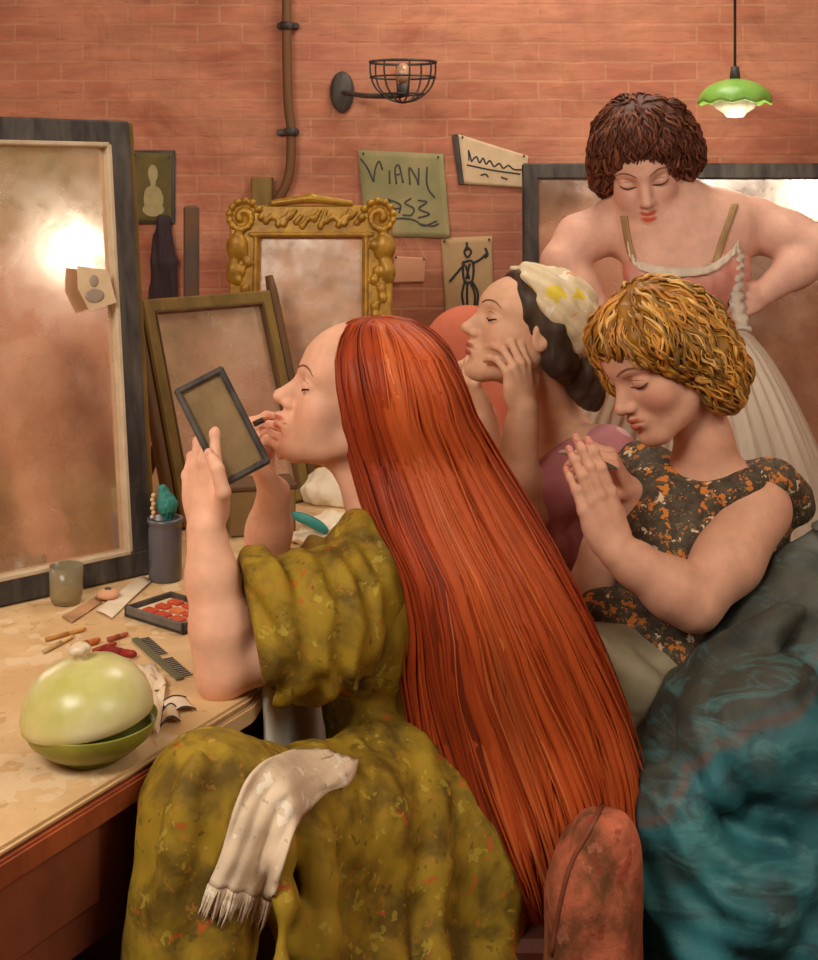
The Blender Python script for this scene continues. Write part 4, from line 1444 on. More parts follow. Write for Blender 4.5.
# ------------------------------------------------------------------ standing dancer
SKIN4 = lin((228, 178, 154)); LIP4 = lin((206, 88, 66)); BL4 = lin((222, 132, 112))
up4 = unit(A(-.20, -.42, .88)); f4 = A(-.10, -.90, -.42)
H4 = Head((0, 0, 0), f4, up4, 1.02, nose=1.0, jaw=1.1)
H4.o = P(644, 183, 2.70) - H4.R @ A(0, .078, -.003)
v = Vol(A(.22, 2.50, 0), A(.92, 3.06, 1.62), .0032)
H4.sculpt(v)
w4 = H4.w
for q in (-1, 1): v.ell(w4(q * .030, .042, -.050), A(.024, .030, .032), H4.R, .02)
v.chain([w4(0, -.03, -.04), P(683, 205, 2.80), P(686, 238, 2.83)], [.058, .054, .075], .04)
v.chain([P(612, 226, 2.83), P(650, 226, 2.83), P(720, 222, 2.83), P(757, 224, 2.83)], [.050, .055, .058, .050], .05)
v.cap(P(675, 245, 2.82), P(690, 330, 2.83), .105, .085, .05)
v.cap(P(655, 235, 2.80), P(720, 235, 2.80), .075, .075, .05)
for x in (655, 700): v.ell(P(x, 268, 2.75), A(.055, .05, .05), None, .04)
v.cap(P(690, 330, 2.83), A(.60, 2.83, .92), .085, .12, .06)
# arms akimbo
sL = P(610, 228, 2.83); eL = P(562, 262, 2.78); hL = P(606, 322, 2.76)
v.chain([sL, sL * .5 + eL * .5 + A(-.012, 0, .012), eL], [.052, .050, .042], .03)
v.chain([eL, eL * .6 + hL * .4, hL], [.042, .040, .027], .02)
h7 = Hand(hL, (.75, .2, -.5), (-.4, -.6, -.5), (.3, -.5, .6), .9)
h7.sculpt(v, [(20, 25, 15)] * 4)
sR = P(757, 226, 2.83); eR = P(822, 248, 2.76); hR = P(765, 292, 2.75)
v.chain([sR, sR * .5 + eR * .5, eR], [.052, .050, .042], .03)
v.chain([eR, eR * .55 + hR * .45, hR], [.042, .041, .028], .02)
h8 = Hand(hR, (-.85, .1, -.35), (.15, -.85, .3), (-.2, -.3, .8), .9)
h8.sculpt(v, [(20, 30, 20)] * 4)
for s in (-1, 1):
    hx = .60 + s * .085
    v.chain([A(hx, 2.83, .92), A(hx, 2.82, .50), A(hx + s * .01, 2.84, .10)], [.088, .052, .034], .03)
    v.chain([A(hx + s * .01, 2.86, .035), A(hx + s * .03, 2.72, .022)], [.035, .022], .03)


def col4(p):
    return H4.colour(p, SKIN4, LIP4, BL4, cheek=.65)


dan = v.mesh('person', M['skin'], None, col4); H4.surf(dan)
tag(dan, 'standing dancer with short auburn hair, pink bodice and white tutu, hands on hips', 'person')
del v
for q in (-1, 1):
    H4.brow(q, M['dark_hair_line'], dan, r=.0015)
    H4.lash(q, M['lash'], dan, z=-.006, r=.0014)
M['hair_auburn'] = paint('auburn hair', None, None, .5, 30, (1, 1, 1), .6, 130, .35, .002, spec=.3)
AC = [lin(c) for c in ((98, 56, 38), (110, 62, 42), (88, 48, 34), (120, 70, 48), (104, 58, 38), (132, 78, 54))]
l4 = [((0, -.016, .048), .098), ((0, .035, .080), .058), ((.048, .030, .060), .046), ((-.048, .030, .060), .046), ((.072, .010, .022), .036), ((-.072, .010, .022), .038),
      ((.078, -.005, -.016), .034), ((-.078, -.008, -.016), .036), ((-.070, -.035, -.050), .036), ((.068, -.035, -.045), .034), ((0, -.07, 0), .07), ((-.080, -.02, .062), .040), ((-.098, -.02, .010), .038), ((-.060, -.01, .095), .040), ((-.080, -.02, .055), .034)]
o4, co4, no4, r4 = bob('hair', H4, l4, M['hair_auburn'], dan, AC, 0, 21)
cr4 = w4(0, .0, .13); dn4 = -H4.R[:, 2]
surface_locks('hair_lock', o4, co4, no4, lambda p: unit(p - cr4) + dn4 * .3, 1000, AC, M['hair_auburn'], r4, (.035, .07), (.002, .005))

M['pink_satin'] = paint('pink satin', lin((224, 140, 122)), lin((236, 186, 170)), .8, 12, (1, 1, 1), .45, 40, .35)
M['white_net'] = paint('white net', lin((226, 208, 186)), lin((198, 182, 160)), .75, 14, (1, 1, .25), .8, 50, .5,
                       extra=spots([(lin((168, 156, 140)), 30, .12, .25)], 1, 1, 1, dist=.5))
v = Vol(A(.30, 2.58, .86), A(.90, 3.04, 1.42), .0032)
v.cap(P(680, 268, 2.82), P(690, 335, 2.83), .108, .094, .05)
v.cap(P(664, 264, 2.80), P(710, 264, 2.80), .083, .083, .05)
for x in (655, 700): v.ell(P(x, 272, 2.745), A(.060, .055, .052), None, .04)
v.displace(lambda X, Y, Z: (.0018 * np.sin(X * 180 + Z * 40)).astype(np.float32))
# low curved neckline
v.ell(P(676, 222, 2.70), A(.118, .26, .108), None, .01, 's')
v.chain([sL + A(-.01, 0, -.01), eL], [.062, .06], .006, 's'); v.chain([sR + A(.01, 0, -.01), eR], [.062, .06], .006, 's')
bod = v.mesh('bodice', M['pink_satin'], dan)
del v
td_ = [tree_of(dan), tree_of(bod)]
rf = MB()
nk = spline([A(628, 244), A(631, 256), A(641, 266), A(664, 271), A(690, 272), A(712, 268), A(729, 256), A(739, 244)], 70)
g = []
for i, q in enumerate(nk):
    wv = .0015 * (1 + math.sin(i * 1.1))
    row = []
    for j in range(5):
        p_ = q + A(0, (j - 2) * 2.2)
        row.append(lay_on(td_, p_[0], p_[1], .003 + wv * (j + 1) * .5))
    g.append(row)
rf.sheet(g, .0025)
rf.build('lace_trim', M['white_net'], bod, True)
# side frill on the right of the bodice
g = []
for i, q in enumerate(spline([P(738, 248, 2.735), P(738, 272, 2.725), P(738, 300, 2.735), P(746, 330, 2.74)], 40)):
    wv = .008 * math.sin(i * 1.3)
    g.append([q + A(-.020, wv, 0), q + A(-.004, -.008 - wv, 0), q + A(.012, wv, -.004)])
MB().sheet(g, .0025).build('frill', M['white_net'], bod, True)
M['strap'] = paint('olive strap', lin((160, 130, 84)), lin((190, 150, 110)), .5, 30)
for a in ([A(716, 262), A(722, 242), A(729, 222), A(735, 204)], [A(634, 262), A(629, 246), A(626, 230), A(624, 216)]):
    q = spline(a, 18)
    MB().sheet([[lay_on(td_, k[0] + o_ * 1.6, k[1], .004) for o_ in (-2, -1, 0, 1, 2)] for k in q], .003).build('shoulder_strap', M['strap'], bod, True)
# tutu: layered gathered net
wc = A(.605, 2.83, 1.14)
for L, (r0, r1, z1, amp, n, ph) in enumerate(((.095, .335, .52, .020, 34, 0), (.098, .365, .56, .024, 41, 1.0), (.10, .30, .46, .018, 29, 2))):
    g = []
    for i in range(220):
        a = 2 * PI * i / 219
        row = []
        for j in range(22):
            t = j / 21
            r = r0 + (r1 - r0) * (t ** .62) + amp * t ** .7 * math.sin(n * a + ph + .8 * math.sin(3 * a + 2 * t)) + .006 * t * math.sin(n * 2.3 * a)
            z = wc[2] - (wc[2] - z1) * t + .012 * t * math.sin(n * .7 * a)
            row.append(wc + A(r * math.cos(a) * 1.0, r * math.sin(a) * .78, z - wc[2]))
        g.append(row)
    MB().sheet(g, .0018).build('tutu_layer', M['white_net'], dan, True, fixn=False)
# ------------------------------------------------------------------ things on the wall
YW = YB - .001


def PW(px, py, out=0.0):
    """point on the back wall"""
    return P(px, py, YW - out)


def wall_sheet(name, label, cat, quad, mat, curl=.006, thick=.0012, marks=None, group=None, n=14, base=.0012):
    """paper pinned to the wall; quad = TL, TR, BR, BL pixels; marks drawn as thin ink lines on it"""
    c = [PW(*q) for q in quad]
    ctr = sum(c) / 4
    root = empty(name, ctr, label, cat, group)

    def pt(u, v_, o=0.0):
        p = (c[0] * (1 - u) + c[1] * u) * (1 - v_) + (c[3] * (1 - u) + c[2] * u) * v_
        e = base + curl * (abs(2 * u - 1) ** 3 + .8 * max(0, v_ - .6) ** 2 * 2.5)
        return p + A(0, -e - o, 0)
    g = [[pt(i / n, j / n) for j in range(n + 1)] for i in range(n + 1)]
    MB().sheet(g, thick).build('paper', mat, root, True)
    if marks:
        for nm, mt, lines, r in marks:
            b = MB()
            for ln in lines:
                q = spline(ln, max(6, 5 * len(ln)))
                b.tube([pt(u, v_, thick * .8) for u, v_ in q], r, 5, flat=1.0)
            b.build(nm, mt, root, True)
    # pins
    for u in (.06, .94):
        MB().ball(pt(u, .04, .002), .0035, 8).build('pin', M['black_frame'], root, True)
    return root, pt


M['ink'] = paint('dark ink', lin((62, 62, 64)), None, .2, 40, rough=.8, bstr=0)
M['green_paper'] = paint('green playbill', lin((140, 142, 98)), lin((176, 158, 112)), .9, 7, (1, 1, 1), .8, 60, .3)
M['buff_paper'] = paint('buff paper', lin((206, 172, 126)), lin((186, 150, 104)), .7, 9, (1, 1, 1), .8, 60, .3)
M['pink_paper'] = paint('pinkish paper', lin((222, 166, 128)), lin((210, 150, 112)), .7, 9, (1, 1, 1), .8, 60, .3)
M['cream_paper'] = paint('cream paper', lin((222, 196, 158)), lin((198, 168, 126)), .7, 12, (1, 1, 1), .8, 60, .3)
M['grey_line'] = paint('charcoal', lin((84, 84, 82)), None, .2, 40, rough=.9, bstr=0)

# green playbill with hand lettering
V_ = [[(.02, .10), (.09, .20), (.15, .36)], [(.15, .36), (.19, .20), (.24, .12), (.27, .22)]]
Wd_ = V_ + [[(.34, .38), (.35, .22)], [(.42, .38), (.42, .20), (.47, .16), (.50, .36)], [(.47, .26), (.43, .27)],
            [(.58, .38), (.59, .18), (.66, .30), (.68, .38)], [(.68, .38), (.70, .18)], [(.80, .16), (.78, .34), (.80, .44), (.86, .52)],
            [(.30, .56), (.36, .68), (.30, .76)], [(.30, .56), (.44, .62), (.42, .72)], [(.33, .68), (.43, .66)],
            [(.58, .54), (.50, .60), (.60, .66), (.56, .74), (.46, .74)], [(.66, .56), (.76, .58), (.66, .66), (.78, .72), (.64, .77)],
            [(.30, .80), (.45, .78), (.60, .80), (.70, .86), (.86, .80)], [(.66, .84), (.80, .86), (.88, .83)]]
wall_sheet('playbill', 'green playbill with dark hand lettering pinned on the brick wall', 'poster',
           [(358, 150), (443, 154), (450, 238), (366, 236)], M['green_paper'], marks=[('lettering', M['grey_line'], Wd_, .0026)], curl=.012)
fig = [[(.50, .06), (.50, .16)], [(.44, .18), (.50, .12), (.58, .18), (.50, .24), (.44, .18)], [(.40, .30), (.60, .30), (.58, .52), (.42, .52), (.40, .30)],
       [(.44, .32), (.28, .42), (.12, .52)], [(.58, .32), (.74, .28), (.90, .20)], [(.86, .14), (.90, .22), (.84, .26)], [(.46, .34), (.52, .50)], [(.54, .32), (.46, .50)],
       [(.43, .52), (.36, .70), (.42, .92)], [(.48, .54), (.46, .70), (.46, .92)], [(.54, .54), (.62, .70), (.58, .92)], [(.58, .54), (.68, .68), (.64, .88)], [(.36, .94), (.48, .93)], [(.56, .93), (.68, .91)]]
wall_sheet('figure_sketch', 'buff sheet with an ink sketch of a standing costumed figure, below the playbill', 'drawing',
           [(441, 238), (492, 236), (494, 318), (446, 322)], M['buff_paper'], marks=[('ink_figure', M['ink'], fig, .0034)], curl=.004)
wall_sheet('blank_note', 'small blank pinkish paper pinned beside the gilt mirror', 'note',
           [(394, 256), (426, 258), (424, 282), (393, 283)], M['pink_paper'], curl=.003)
scr = [[(.12, .50), (.13, .28), (.16, .52)], [(.16, .50), (.24, .38), (.28, .50), (.34, .38), (.38, .50), (.44, .40), (.50, .52), (.58, .42), (.64, .52), (.72, .42), (.80, .50), (.92, .46)],
       [(.08, .60), (.5, .62), (.9, .60)], [(.28, .78), (.36, .74), (.40, .80)], [(.6, .76), (.7, .80)]]
wall_sheet('letter', 'cream letter with a scribbled line pinned left of the wide mirror', 'letter',
           [(458, 134), (528, 156), (526, 188), (464, 184)], M['cream_paper'], marks=[('handwriting', M['ink'], scr, .0022)], curl=.008)
MB_ = MB(); MB_.bar(PW(457, 134, .004), PW(464, 184, .004), .028, .006, (0, -1, 0), .001)
lb = MB_.build('paper_edge', M['black_frame'], bpy.data.objects['letter'])

# statue print on a dark board, with a black sock hanging below it
rt, pt = wall_sheet('statue_print', 'olive print of a pale classical bust on a dark board, left on the wall', 'print',
                    [(134, 152), (173, 154), (172, 222), (137, 222)], paint('olive print', lin((112, 98, 50)), lin((88, 80, 48)), .8, 16, rough=.7), curl=.002, base=.012)
bst = MB(); sc = lambda u, v_: pt(u, v_, .0025)
pale = paint('pale ink', lin((178, 166, 116)), lin((150, 138, 90)), .6, 30, rough=.8)


def flat_blob(b, u, v_, ru, rv, n=18, out=.0018):
    c = [pt(u, v_, out)]
    ring = [pt(u + ru * math.cos(a), v_ + rv * math.sin(a), out) for a in np.linspace(0, 2 * PI, n, endpoint=False)]
    ring0 = [q + A(0, out + .001, 0) for q in ring]
    b.add(c + ring + ring0, [(0, 1 + i, 1 + (i + 1) % n) for i in range(n)] + [(1 + i, 1 + n + i, 1 + n + (i + 1) % n, 1 + (i + 1) % n) for i in range(n)])


for k, a in enumerate(((.50, .30, .13, .13), (.50, .43, .07, .08), (.50, .60, .24, .13), (.34, .68, .10, .12), (.68, .68, .10, .12), (.50, .82, .30, .10))): flat_blob(bst, *a, out=.0018 + .0004 * k)
bst.build('bust_picture', pale, rt, False)
MB().box(PW(152, 187, .006), (.064, .005, .102), None, .002).build('board', M['black_frame'], rt)
v = Vol(PW(136, 300, .05), PW(190, 215, -.02) + A(0, .05, 0), .004)
v = Vol(A(PW(136, 0)[0], YW - .06, PW(0, 306)[2]), A(PW(190, 0)[0], YW + .0, PW(0, 212)[2]), .004)
v.chain([PW(163, 222, .022), PW(161, 262, .022), PW(158, 298, .020)], [.020, .030, .024], .01); v.chain([PW(163, 222, .022), PW(170, 262, .020), PW(172, 296, .018)], [.018, .022, .018], .008)
v.displace(lambda X, Y, Z: (.003 * np.sin(X * 260 + Z * 20)).astype(np.float32))
o = v.mesh('dark_cloth', paint('dark violet cloth', lin((76, 58, 60)), lin((50, 42, 48)), .8, 16, (1, 1, .2), rough=.85), None)
tag(o, 'narrow dark cloth hanging on the wall below the statue print', 'cloth'); del v

# pipe and brackets added for a soft dark vertical shade on the brick wall
pp = empty('shade_pipe', PW(285, 100, .03), 'brown pipe added for a soft dark shade down the brick wall above the gilt mirror', 'pipe')
pm = paint('brown pipe', lin((126, 84, 54)), lin((104, 76, 46)), .8, 12, (1, 1, .3), .6, 40, .3)
q = [A(PW(287, 0)[0], YW - .030, ZC - .002), PW(287, 60, .03), PW(291, 130, .03), PW(289, 175, .03), PW(276, 205, .03), PW(266, 232, .03)]
MB().tube(spline(q, 30), .0135, 12).build('pipe', pm, pp, True)
for y in (22, 128):
    MB().tube([PW(286 if y < 100 else 291, y, .03), PW(286 if y < 100 else 291, y + 8, .03)], .018, 12).build('bracket', M['black_frame'], pp, True)
    MB().box(PW(288, y + 4, .010), (.030, .010, .008), None, .002).build('bracket', M['black_frame'], pp)
# wooden block on the wall above the gilt mirror, and the tall board beside it
o = MB().box(PW(262, 193, .022), (.028, .021, .045), None, .003).build('wooden_block', M['olive_frame']); tag(o, 'small olive wooden block on the wall above the gilt mirror', 'wooden block')
zb_ = PW(0, 205)[2]
o = MB().box(A(PW(207, 0)[0], 3.36, (zb_ + TOP) / 2 + .002), (.020, .010, (zb_ - TOP) / 2), None, .006).build('leaning_board', paint('blue grey board', lin((92, 84, 76)), lin((122, 84, 52)), .8, 10)); tag(o, 'narrow dark board standing on the table left of the gilt mirror', 'board')

# caged bracket lamp
cl = empty('cage_lamp', PW(342, 92, .0), 'black wire cage lamp on a wall bracket at the top', 'wall lamp')
bk = M['black_frame']
Ry = np.array([[1, 0, 0], [0, 0, 1], [0, -1, 0]], float)
MB().ball(PW(342, 92, .012), A(.034, .014, .058), 18).build('wall_plate', bk, cl, True)
lc = PW(403, 78, .16)
MB().tube(spline([PW(343, 92, .02), PW(352, 94, .07), PW(372, 96, .13), lc + A(0, 0, -.045), lc + A(0, 0, -.02)], 24), .007, 8).build('arm', bk, cl, True)
cg = MB(); R0 = .088
rimc = lc + A(0, 0, .042)
cg.tube([rimc + A(R0 * math.cos(a), R0 * .8 * math.sin(a), 0) for a in np.linspace(0, 2 * PI, 32, endpoint=False)], .0038, 6, closed=True)
cg.tube([rimc + A(R0 * .98 * math.cos(a), R0 * .78 * math.sin(a), -.040) for a in np.linspace(0, 2 * PI, 32, endpoint=False)], .0028, 6, closed=True)
cg.tube([rimc + A(R0 * .66 * math.cos(a), R0 * .52 * math.sin(a), -.085) for a in np.linspace(0, 2 * PI, 32, endpoint=False)], .0028, 6, closed=True)
for k in range(8):
    a = k * PI / 4 + .2
    cg.tube(spline([rimc + A(R0 * f * math.cos(a), R0 * .8 * f * math.sin(a), -z) for f, z in ((1, 0), (1, .03), (.85, .068), (.45, .098), (.02, .108))], 14), .0028, 6)
cg.build('wire_cage', bk, cl, True)
MB().tube([lc + A(0, 0, -.05), lc + A(0, 0, -.015)], [.016, .018], 12).build('lamp_holder', bk, cl, True)
MB().ball(lc + A(0, 0, .012), A(.022, .022, .028), 16).build('bulb', paint('unlit bulb', lin((196, 150, 116)), None, .1, 30, rough=.2, bstr=0, spec=.6), cl, True)


# ------------------------------------------------------------------ pendant lamps
def glow_mat(name, col, s):
    m, nt, b = NT(name)
    b.inputs['Base Color'].default_value = (*col, 1)
    b.inputs['Emission Color'].default_value = (*col, 1); b.inputs['Emission Strength'].default_value = s
    return m


M['green_enamel'] = paint('green enamel', lin((122, 176, 70)), lin((150, 190, 90)), .7, 16, (1, 1, .5), .35, 60, .15, spec=.5)
M['opal'] = glow_mat('lit opal glass', lin((200, 186, 158)), .30)
M['opal_hot'] = glow_mat('bright opal globe', lin((255, 240, 214)), 1.5)


def pendant(name, label, c, R, shade, opal, cordr=.0035, fl=True, group=None):
    c = np.asarray(c, float)
    root = empty(name, c, label, 'pendant lamp', group)
    MB().tube([A(c[0], c[1], ZC - .02), c + A(0, 0, R * .6 + .03)], cordr, 8).build('cord', bk, root, True)
    MB().lathe(A(c[0], c[1], ZC - .025), [(.03, 0), (.045, .012), (.045, .024)], 20).build('ceiling_rose', bk, root, True)
    MB().tube([c + A(0, 0, R * .6), c + A(0, 0, R * .6 + .035)], [.014, .010], 12).build('lamp_holder', bk, root, True)
    prof = [(R * math.cos(t) * 1.0, R * .66 * math.sin(t)) for t in np.linspace(0, PI / 2 * .93, 12)]
    inn = [(r * .96, z * .94 - .001) for r, z in prof[::-1]]
    n = 40; b = MB()
    vs = []; pr = prof + inn
    for (r, z) in pr:
        for j in range(n):
            a = 2 * PI * j / n
            w_ = 1 + (.02 * math.cos(10 * a) if r > R * .9 else 0)
            vs.append(c + A(r * w_ * math.cos(a), r * w_ * math.sin(a), z - (.004 * math.cos(10 * a) if r > R * .9 else 0)))
    m = len(pr); fs = []
    for i in range(m - 1):
        for j in range(n):
            fs.append((i * n + j, i * n + (j + 1) % n, (i + 1) * n + (j + 1) % n, (i + 1) * n + j))
    for j in range(n): fs.append(((m - 1) * n + j, (m - 1) * n + (j + 1) % n, (j + 1) % n, j))
    b.add(vs, fs); b.build('lamp_shade', shade, root, True)
    g = MB()
    for rr, z in ((1, 0),):
        vs = []; pr = [(R * .58, .012), (R * .57, -.004), (R * .48, -.014), (R * .30, -.024), (R * .22, -.034), (.001, -.036)]
        for k, (r, z) in enumerate(pr):
            for j in range(n):
                a = 2 * PI * j / n; w_ = 1 + .07 * math.cos(10 * a) * (k in (1, 2, 3, 4))
                vs.append(c + A(r * w_ * math.cos(a), r * w_ * math.sin(a), z))
        fs = [(i * n + j, i * n + (j + 1) % n, (i + 1) * n + (j + 1) % n, (i + 1) * n + j) for i in range(len(pr) - 1) for j in range(n)]
        g.add(vs, fs)
    g.build('fluted_glass', opal, root, True)
    return root


lampc = P(735, 103, 3.15)
pendant('pendant_lamp', 'green enamel pendant lamp with fluted white glass above the standing dancer', lampc, .089, M['green_enamel'], M['opal'])
light('pendant_bulb', 'POINT', tuple(lampc + A(0, -.02, -.10)), 1.6, (1, .88, .70), .05)

lamp2 = A(1.72, 1.38, 1.80)
pendant('pendant_lamp', 'bright pendant lamp out to the right, seen only as a glow in the tall mirror', lamp2, .11, M['black_frame'], M['opal_hot'])
light('pendant_bulb', 'POINT', tuple(lamp2 + A(0, 0, -.12)), 4, (1, .88, .70), .05)

pendant('pendant_lamp', 'green shaded pendant lamp out of view, seen as a green dab in the wide mirror', A(.93, -.06, 1.86), .17, M['green_enamel'], M['opal_hot'])
pendant('pendant_lamp', 'white pendant lamp out of view, seen as a pale glow in the gilt mirror', A(-.70, -.30, 1.92), .10, M['opal'], M['opal_hot'])
# ------------------------------------------------------------------ things on the dressing table
def PT(px, py, h=0.0):
    """point on the table top (h metres above it) seen at that place"""
    d = F * (EYE - TOP - h) / (py - HOR)
    return P(px, py, d)


ZT = TOP + .0008
# lidded powder bowl, green glaze
m, nt, b = NT('green glazed bowl')
n1 = noise(nt, 7, 4, .6)
c = ramp(nt, n1, [(.32, lin((178, 176, 84))), (.5, lin((206, 200, 130))), (.68, lin((228, 218, 178)))])
nt.links.new(c, b.inputs['Base Color']); b.inputs['Roughness'].default_value = .3; bump(nt, b, noise(nt, 22, 3, .5), .15, .004)
M['glaze'] = m
M['glaze_dark'] = paint('olive green glaze', lin((150, 150, 52)), lin((122, 116, 48)), .8, 9, (1, 1, 1), .32, 30, .15)
bc = PT(76, 779); bc = A(bc[0] + .003, bc[1] + .058, ZT)
bw = empty('powder_bowl', bc, 'large green glazed powder bowl with a tilted domed lid, front left of the table', 'bowl')
prof = [(.032, .0), (.038, .001), (.039, .008), (.057, .014), (.073, .028), (.0795, .046), (.079, .048), (.0715, .032), (.054, .018), (.0, .012)]
MB().lathe(bc, [(r, z) for r, z in prof], 56).build('bowl', M['glaze_dark'], bw, True)
tl_ = math.radians(9)
RL = np.array(Euler((math.radians(1), math.radians(-7), 0)).to_matrix())
lidc = bc + A(-.003, .0, .046)
lp_ = [(.074, 0), (.0785, .003), (.079, .014), (.074, .033), (.062, .051), (.045, .064), (.022, .071), (.001, .073)]
MB().lathe(lidc, [(.070, 0.002)] + lp_, 56, RL).build('lid', M['glaze'], bw, True)
lid = bpy.data.objects['lid']
lidtop = lidc + RL @ A(0, 0, .071)
v = Vol(lidtop - .05, lidtop + .05, .0018)
v.cap(lidtop, lidtop + RL @ A(0, 0, .010), .008, .007, .004); v.ell(lidtop + RL @ A(0, 0, .014), A(.012, .012, .008), RL, .006)
for k in range(6):
    a = k * PI / 3
    v.ell(lidtop + RL @ A(.010 * math.cos(a), .010 * math.sin(a), .013), .0045, None, .003)
v.mesh('knob', paint('white glaze', lin((226, 210, 180)), lin((200, 170, 130)), .6, 40, rough=.35), lid); del v

# tumbler
m, nt, b = NT('clouded glass'); b.inputs['Base Color'].default_value = (*lin((222, 206, 164)), 1)
b.inputs['Transmission Weight'].default_value = .75; b.inputs['Roughness'].default_value = .22; b.inputs['IOR'].default_value = 1.35
M['glass'] = m
tc_ = PT(64, 606); tc_ = A(tc_[0], tc_[1] + .014, ZT)
o = MB().lathe(tc_, [(.019, .0), (.0235, .002), (.0265, .014), (.0275, .062), (.0258, .062), (.0245, .016), (.018, .008), (.001, .007)], 40).build('tumbler', M['glass'], None, True)
tag(o, 'small clouded glass tumbler standing before the tall dark mirror', 'glass')

# blue grey jar with a teal brush
jc = PT(165, 580); jc = A(jc[0], jc[1] + .002, ZT)
M['jar'] = paint('blue grey pottery', lin((84, 86, 100)), lin((120, 112, 104)), .8, 12, (1, 1, .15), .3, 60, .2, spec=.5)
jr = MB().lathe(jc, [(.026, 0), (.0285, .003), (.0290, .09), (.0275, .098), (.0310, .101), (.0315, .107), (.024, .108), (.023, .012), (.001, .010)], 40).build('jar', M['jar'], None, True)
tag(jr, 'blue grey cylindrical jar standing behind the raised forearm', 'jar')
M['teal_paint'] = paint('teal paint', lin((44, 128, 118)), lin((70, 150, 138)), .7, 30, rough=.5)
br = empty('powder_brush', jc + A(0, 0, .012), 'teal bristled brush standing in the blue grey jar', 'brush')
MB().tube([jc + A(.004, 0, .014), jc + A(.006, -.002, .110)], [.0045, .0055], 10).build('handle', paint('brush handle', lin((190, 150, 90)), rough=.4), br, True)
v = Vol(jc + A(-.06, -.06, .08), jc + A(.06, .06, .22), .002)
v.chain([jc + A(.006, -.002, .108), jc + A(.004, -.002, .130), jc + A(-.004, -.002, .158)], [.008, .016, .008], .01)
v.displace(lambda X, Y, Z: (.0016 * np.sin(X * 700 + 80 * Z) * np.sin(Y * 700)).astype(np.float32))
v.mesh('bristles', M['teal_paint'], br); del v
for k in range(6):
    o = MB().ball(jc + A(-.020 + .002 * (k % 2), -.012, .112 + .0075 * k), .0042, 10).build('bead', M['cream_paper'], br, True)

# open paint tray with red pans
T4 = [PT(124, 617), PT(196, 640), PT(236, 598), PT(160, 588)]
T4 = [A(q[0], q[1], 0) for q in T4]
t0 = T4[0]; ex = unit(T4[1] - T4[0]); Lx = .140; ey0 = T4[3] - T4[0]; ey = A(-ex[1], ex[0], 0); Ly = .098
RT = np.stack([ex, ey, A(0, 0, 1)], 1)
tray = empty('paint_tray', A(t0[0], t0[1], ZT), 'open dark tray of red greasepaints beside the blue grey jar', 'paint tray')
cc = t0 + ex * Lx / 2 + ey * Ly / 2
MB().box(A(cc[0], cc[1], ZT + .003), (Lx / 2, Ly / 2, .003), RT, .001).build('base', M['black_frame'], tray)
for a, b2 in (((0, -1), (1, 0)), ((0, 1), (1, 0)), ((-1, 0), (0, 1)), ((1, 0), (0, 1))):
    p = cc + ex * a[0] * (Lx / 2 - .003) + ey * a[1] * (Ly / 2 - .003)
    MB().box(A(p[0], p[1], ZT + .009), (Lx / 2 if b2[0] else .003, Ly / 2 if b2[1] else .003, .008), RT, .001).build('side', paint('dark lacquer', lin((86, 84, 84)), lin((130, 120, 104)), .6, 30, rough=.4) if a == (0, -1) else M['black_frame'], tray)
MB().box(A(cc[0], cc[1], ZT + .0075), (Lx / 2 - .007, Ly / 2 - .007, .0015), RT).build('lining', M['cream_paper'], tray)
pan = [paint('red greasepaint', lin((198, 84, 50)), lin((180, 60, 40)), .7, 40, rough=.5), paint('orange greasepaint', lin((222, 132, 78)), lin((200, 100, 60)), .6, 40, rough=.5)]
r_ = random.Random(5)
for i in range(3):
    for j in range(3):
        p = cc + ex * ((i - 1) * .033 + r_.uniform(-.002, .002)) + ey * ((j - 1) * .026)
        an = r_.uniform(-.15, .15); Rz = np.array([[math.cos(an), -math.sin(an), 0], [math.sin(an), math.cos(an), 0], [0, 0, 1]])
        MB().box(A(p[0], p[1], ZT + .0115), (.0125, .0085, .0026), RT @ Rz, .002).build('greasepaint_pan', pan[(i + j * 2) % 4 == 3], tray)

# comb
ca_ = PT(135, 641); cb_ = PT(180, 681); cd = unit(A(cb_[0] - ca_[0], cb_[1] - ca_[1], 0)); cL = np.linalg.norm((cb_ - ca_)[:2]); cn = A(-cd[1], cd[0], 0)
cmb = MB(); RCc = np.stack([cd, cn, A(0, 0, 1)], 1)
mid = A(*((ca_ + cb_) / 2)[:2], ZT + .0025)
comb = empty('comb', mid, 'olive grey comb with dark teeth lying on the table paper', 'comb')
MB().box(mid, (cL / 2, .0055, .0022), RCc, .001).build('spine', paint('olive horn', lin((112, 108, 76)), lin((90, 92, 74)), .6, 40, rough=.4), comb)
for k in range(24):
    if k in (11, 12): continue
    p = mid + cd * (-cL / 2 + .006 + k * (cL - .012) / 23)
    cmb.bar(p + cn * .004, p + cn * .021, .0016, .0022, (0, 0, 1), .0004)
cmb.build('teeth', paint('dark teeth', lin((78, 84, 84)), rough=.5, bstr=0), comb)

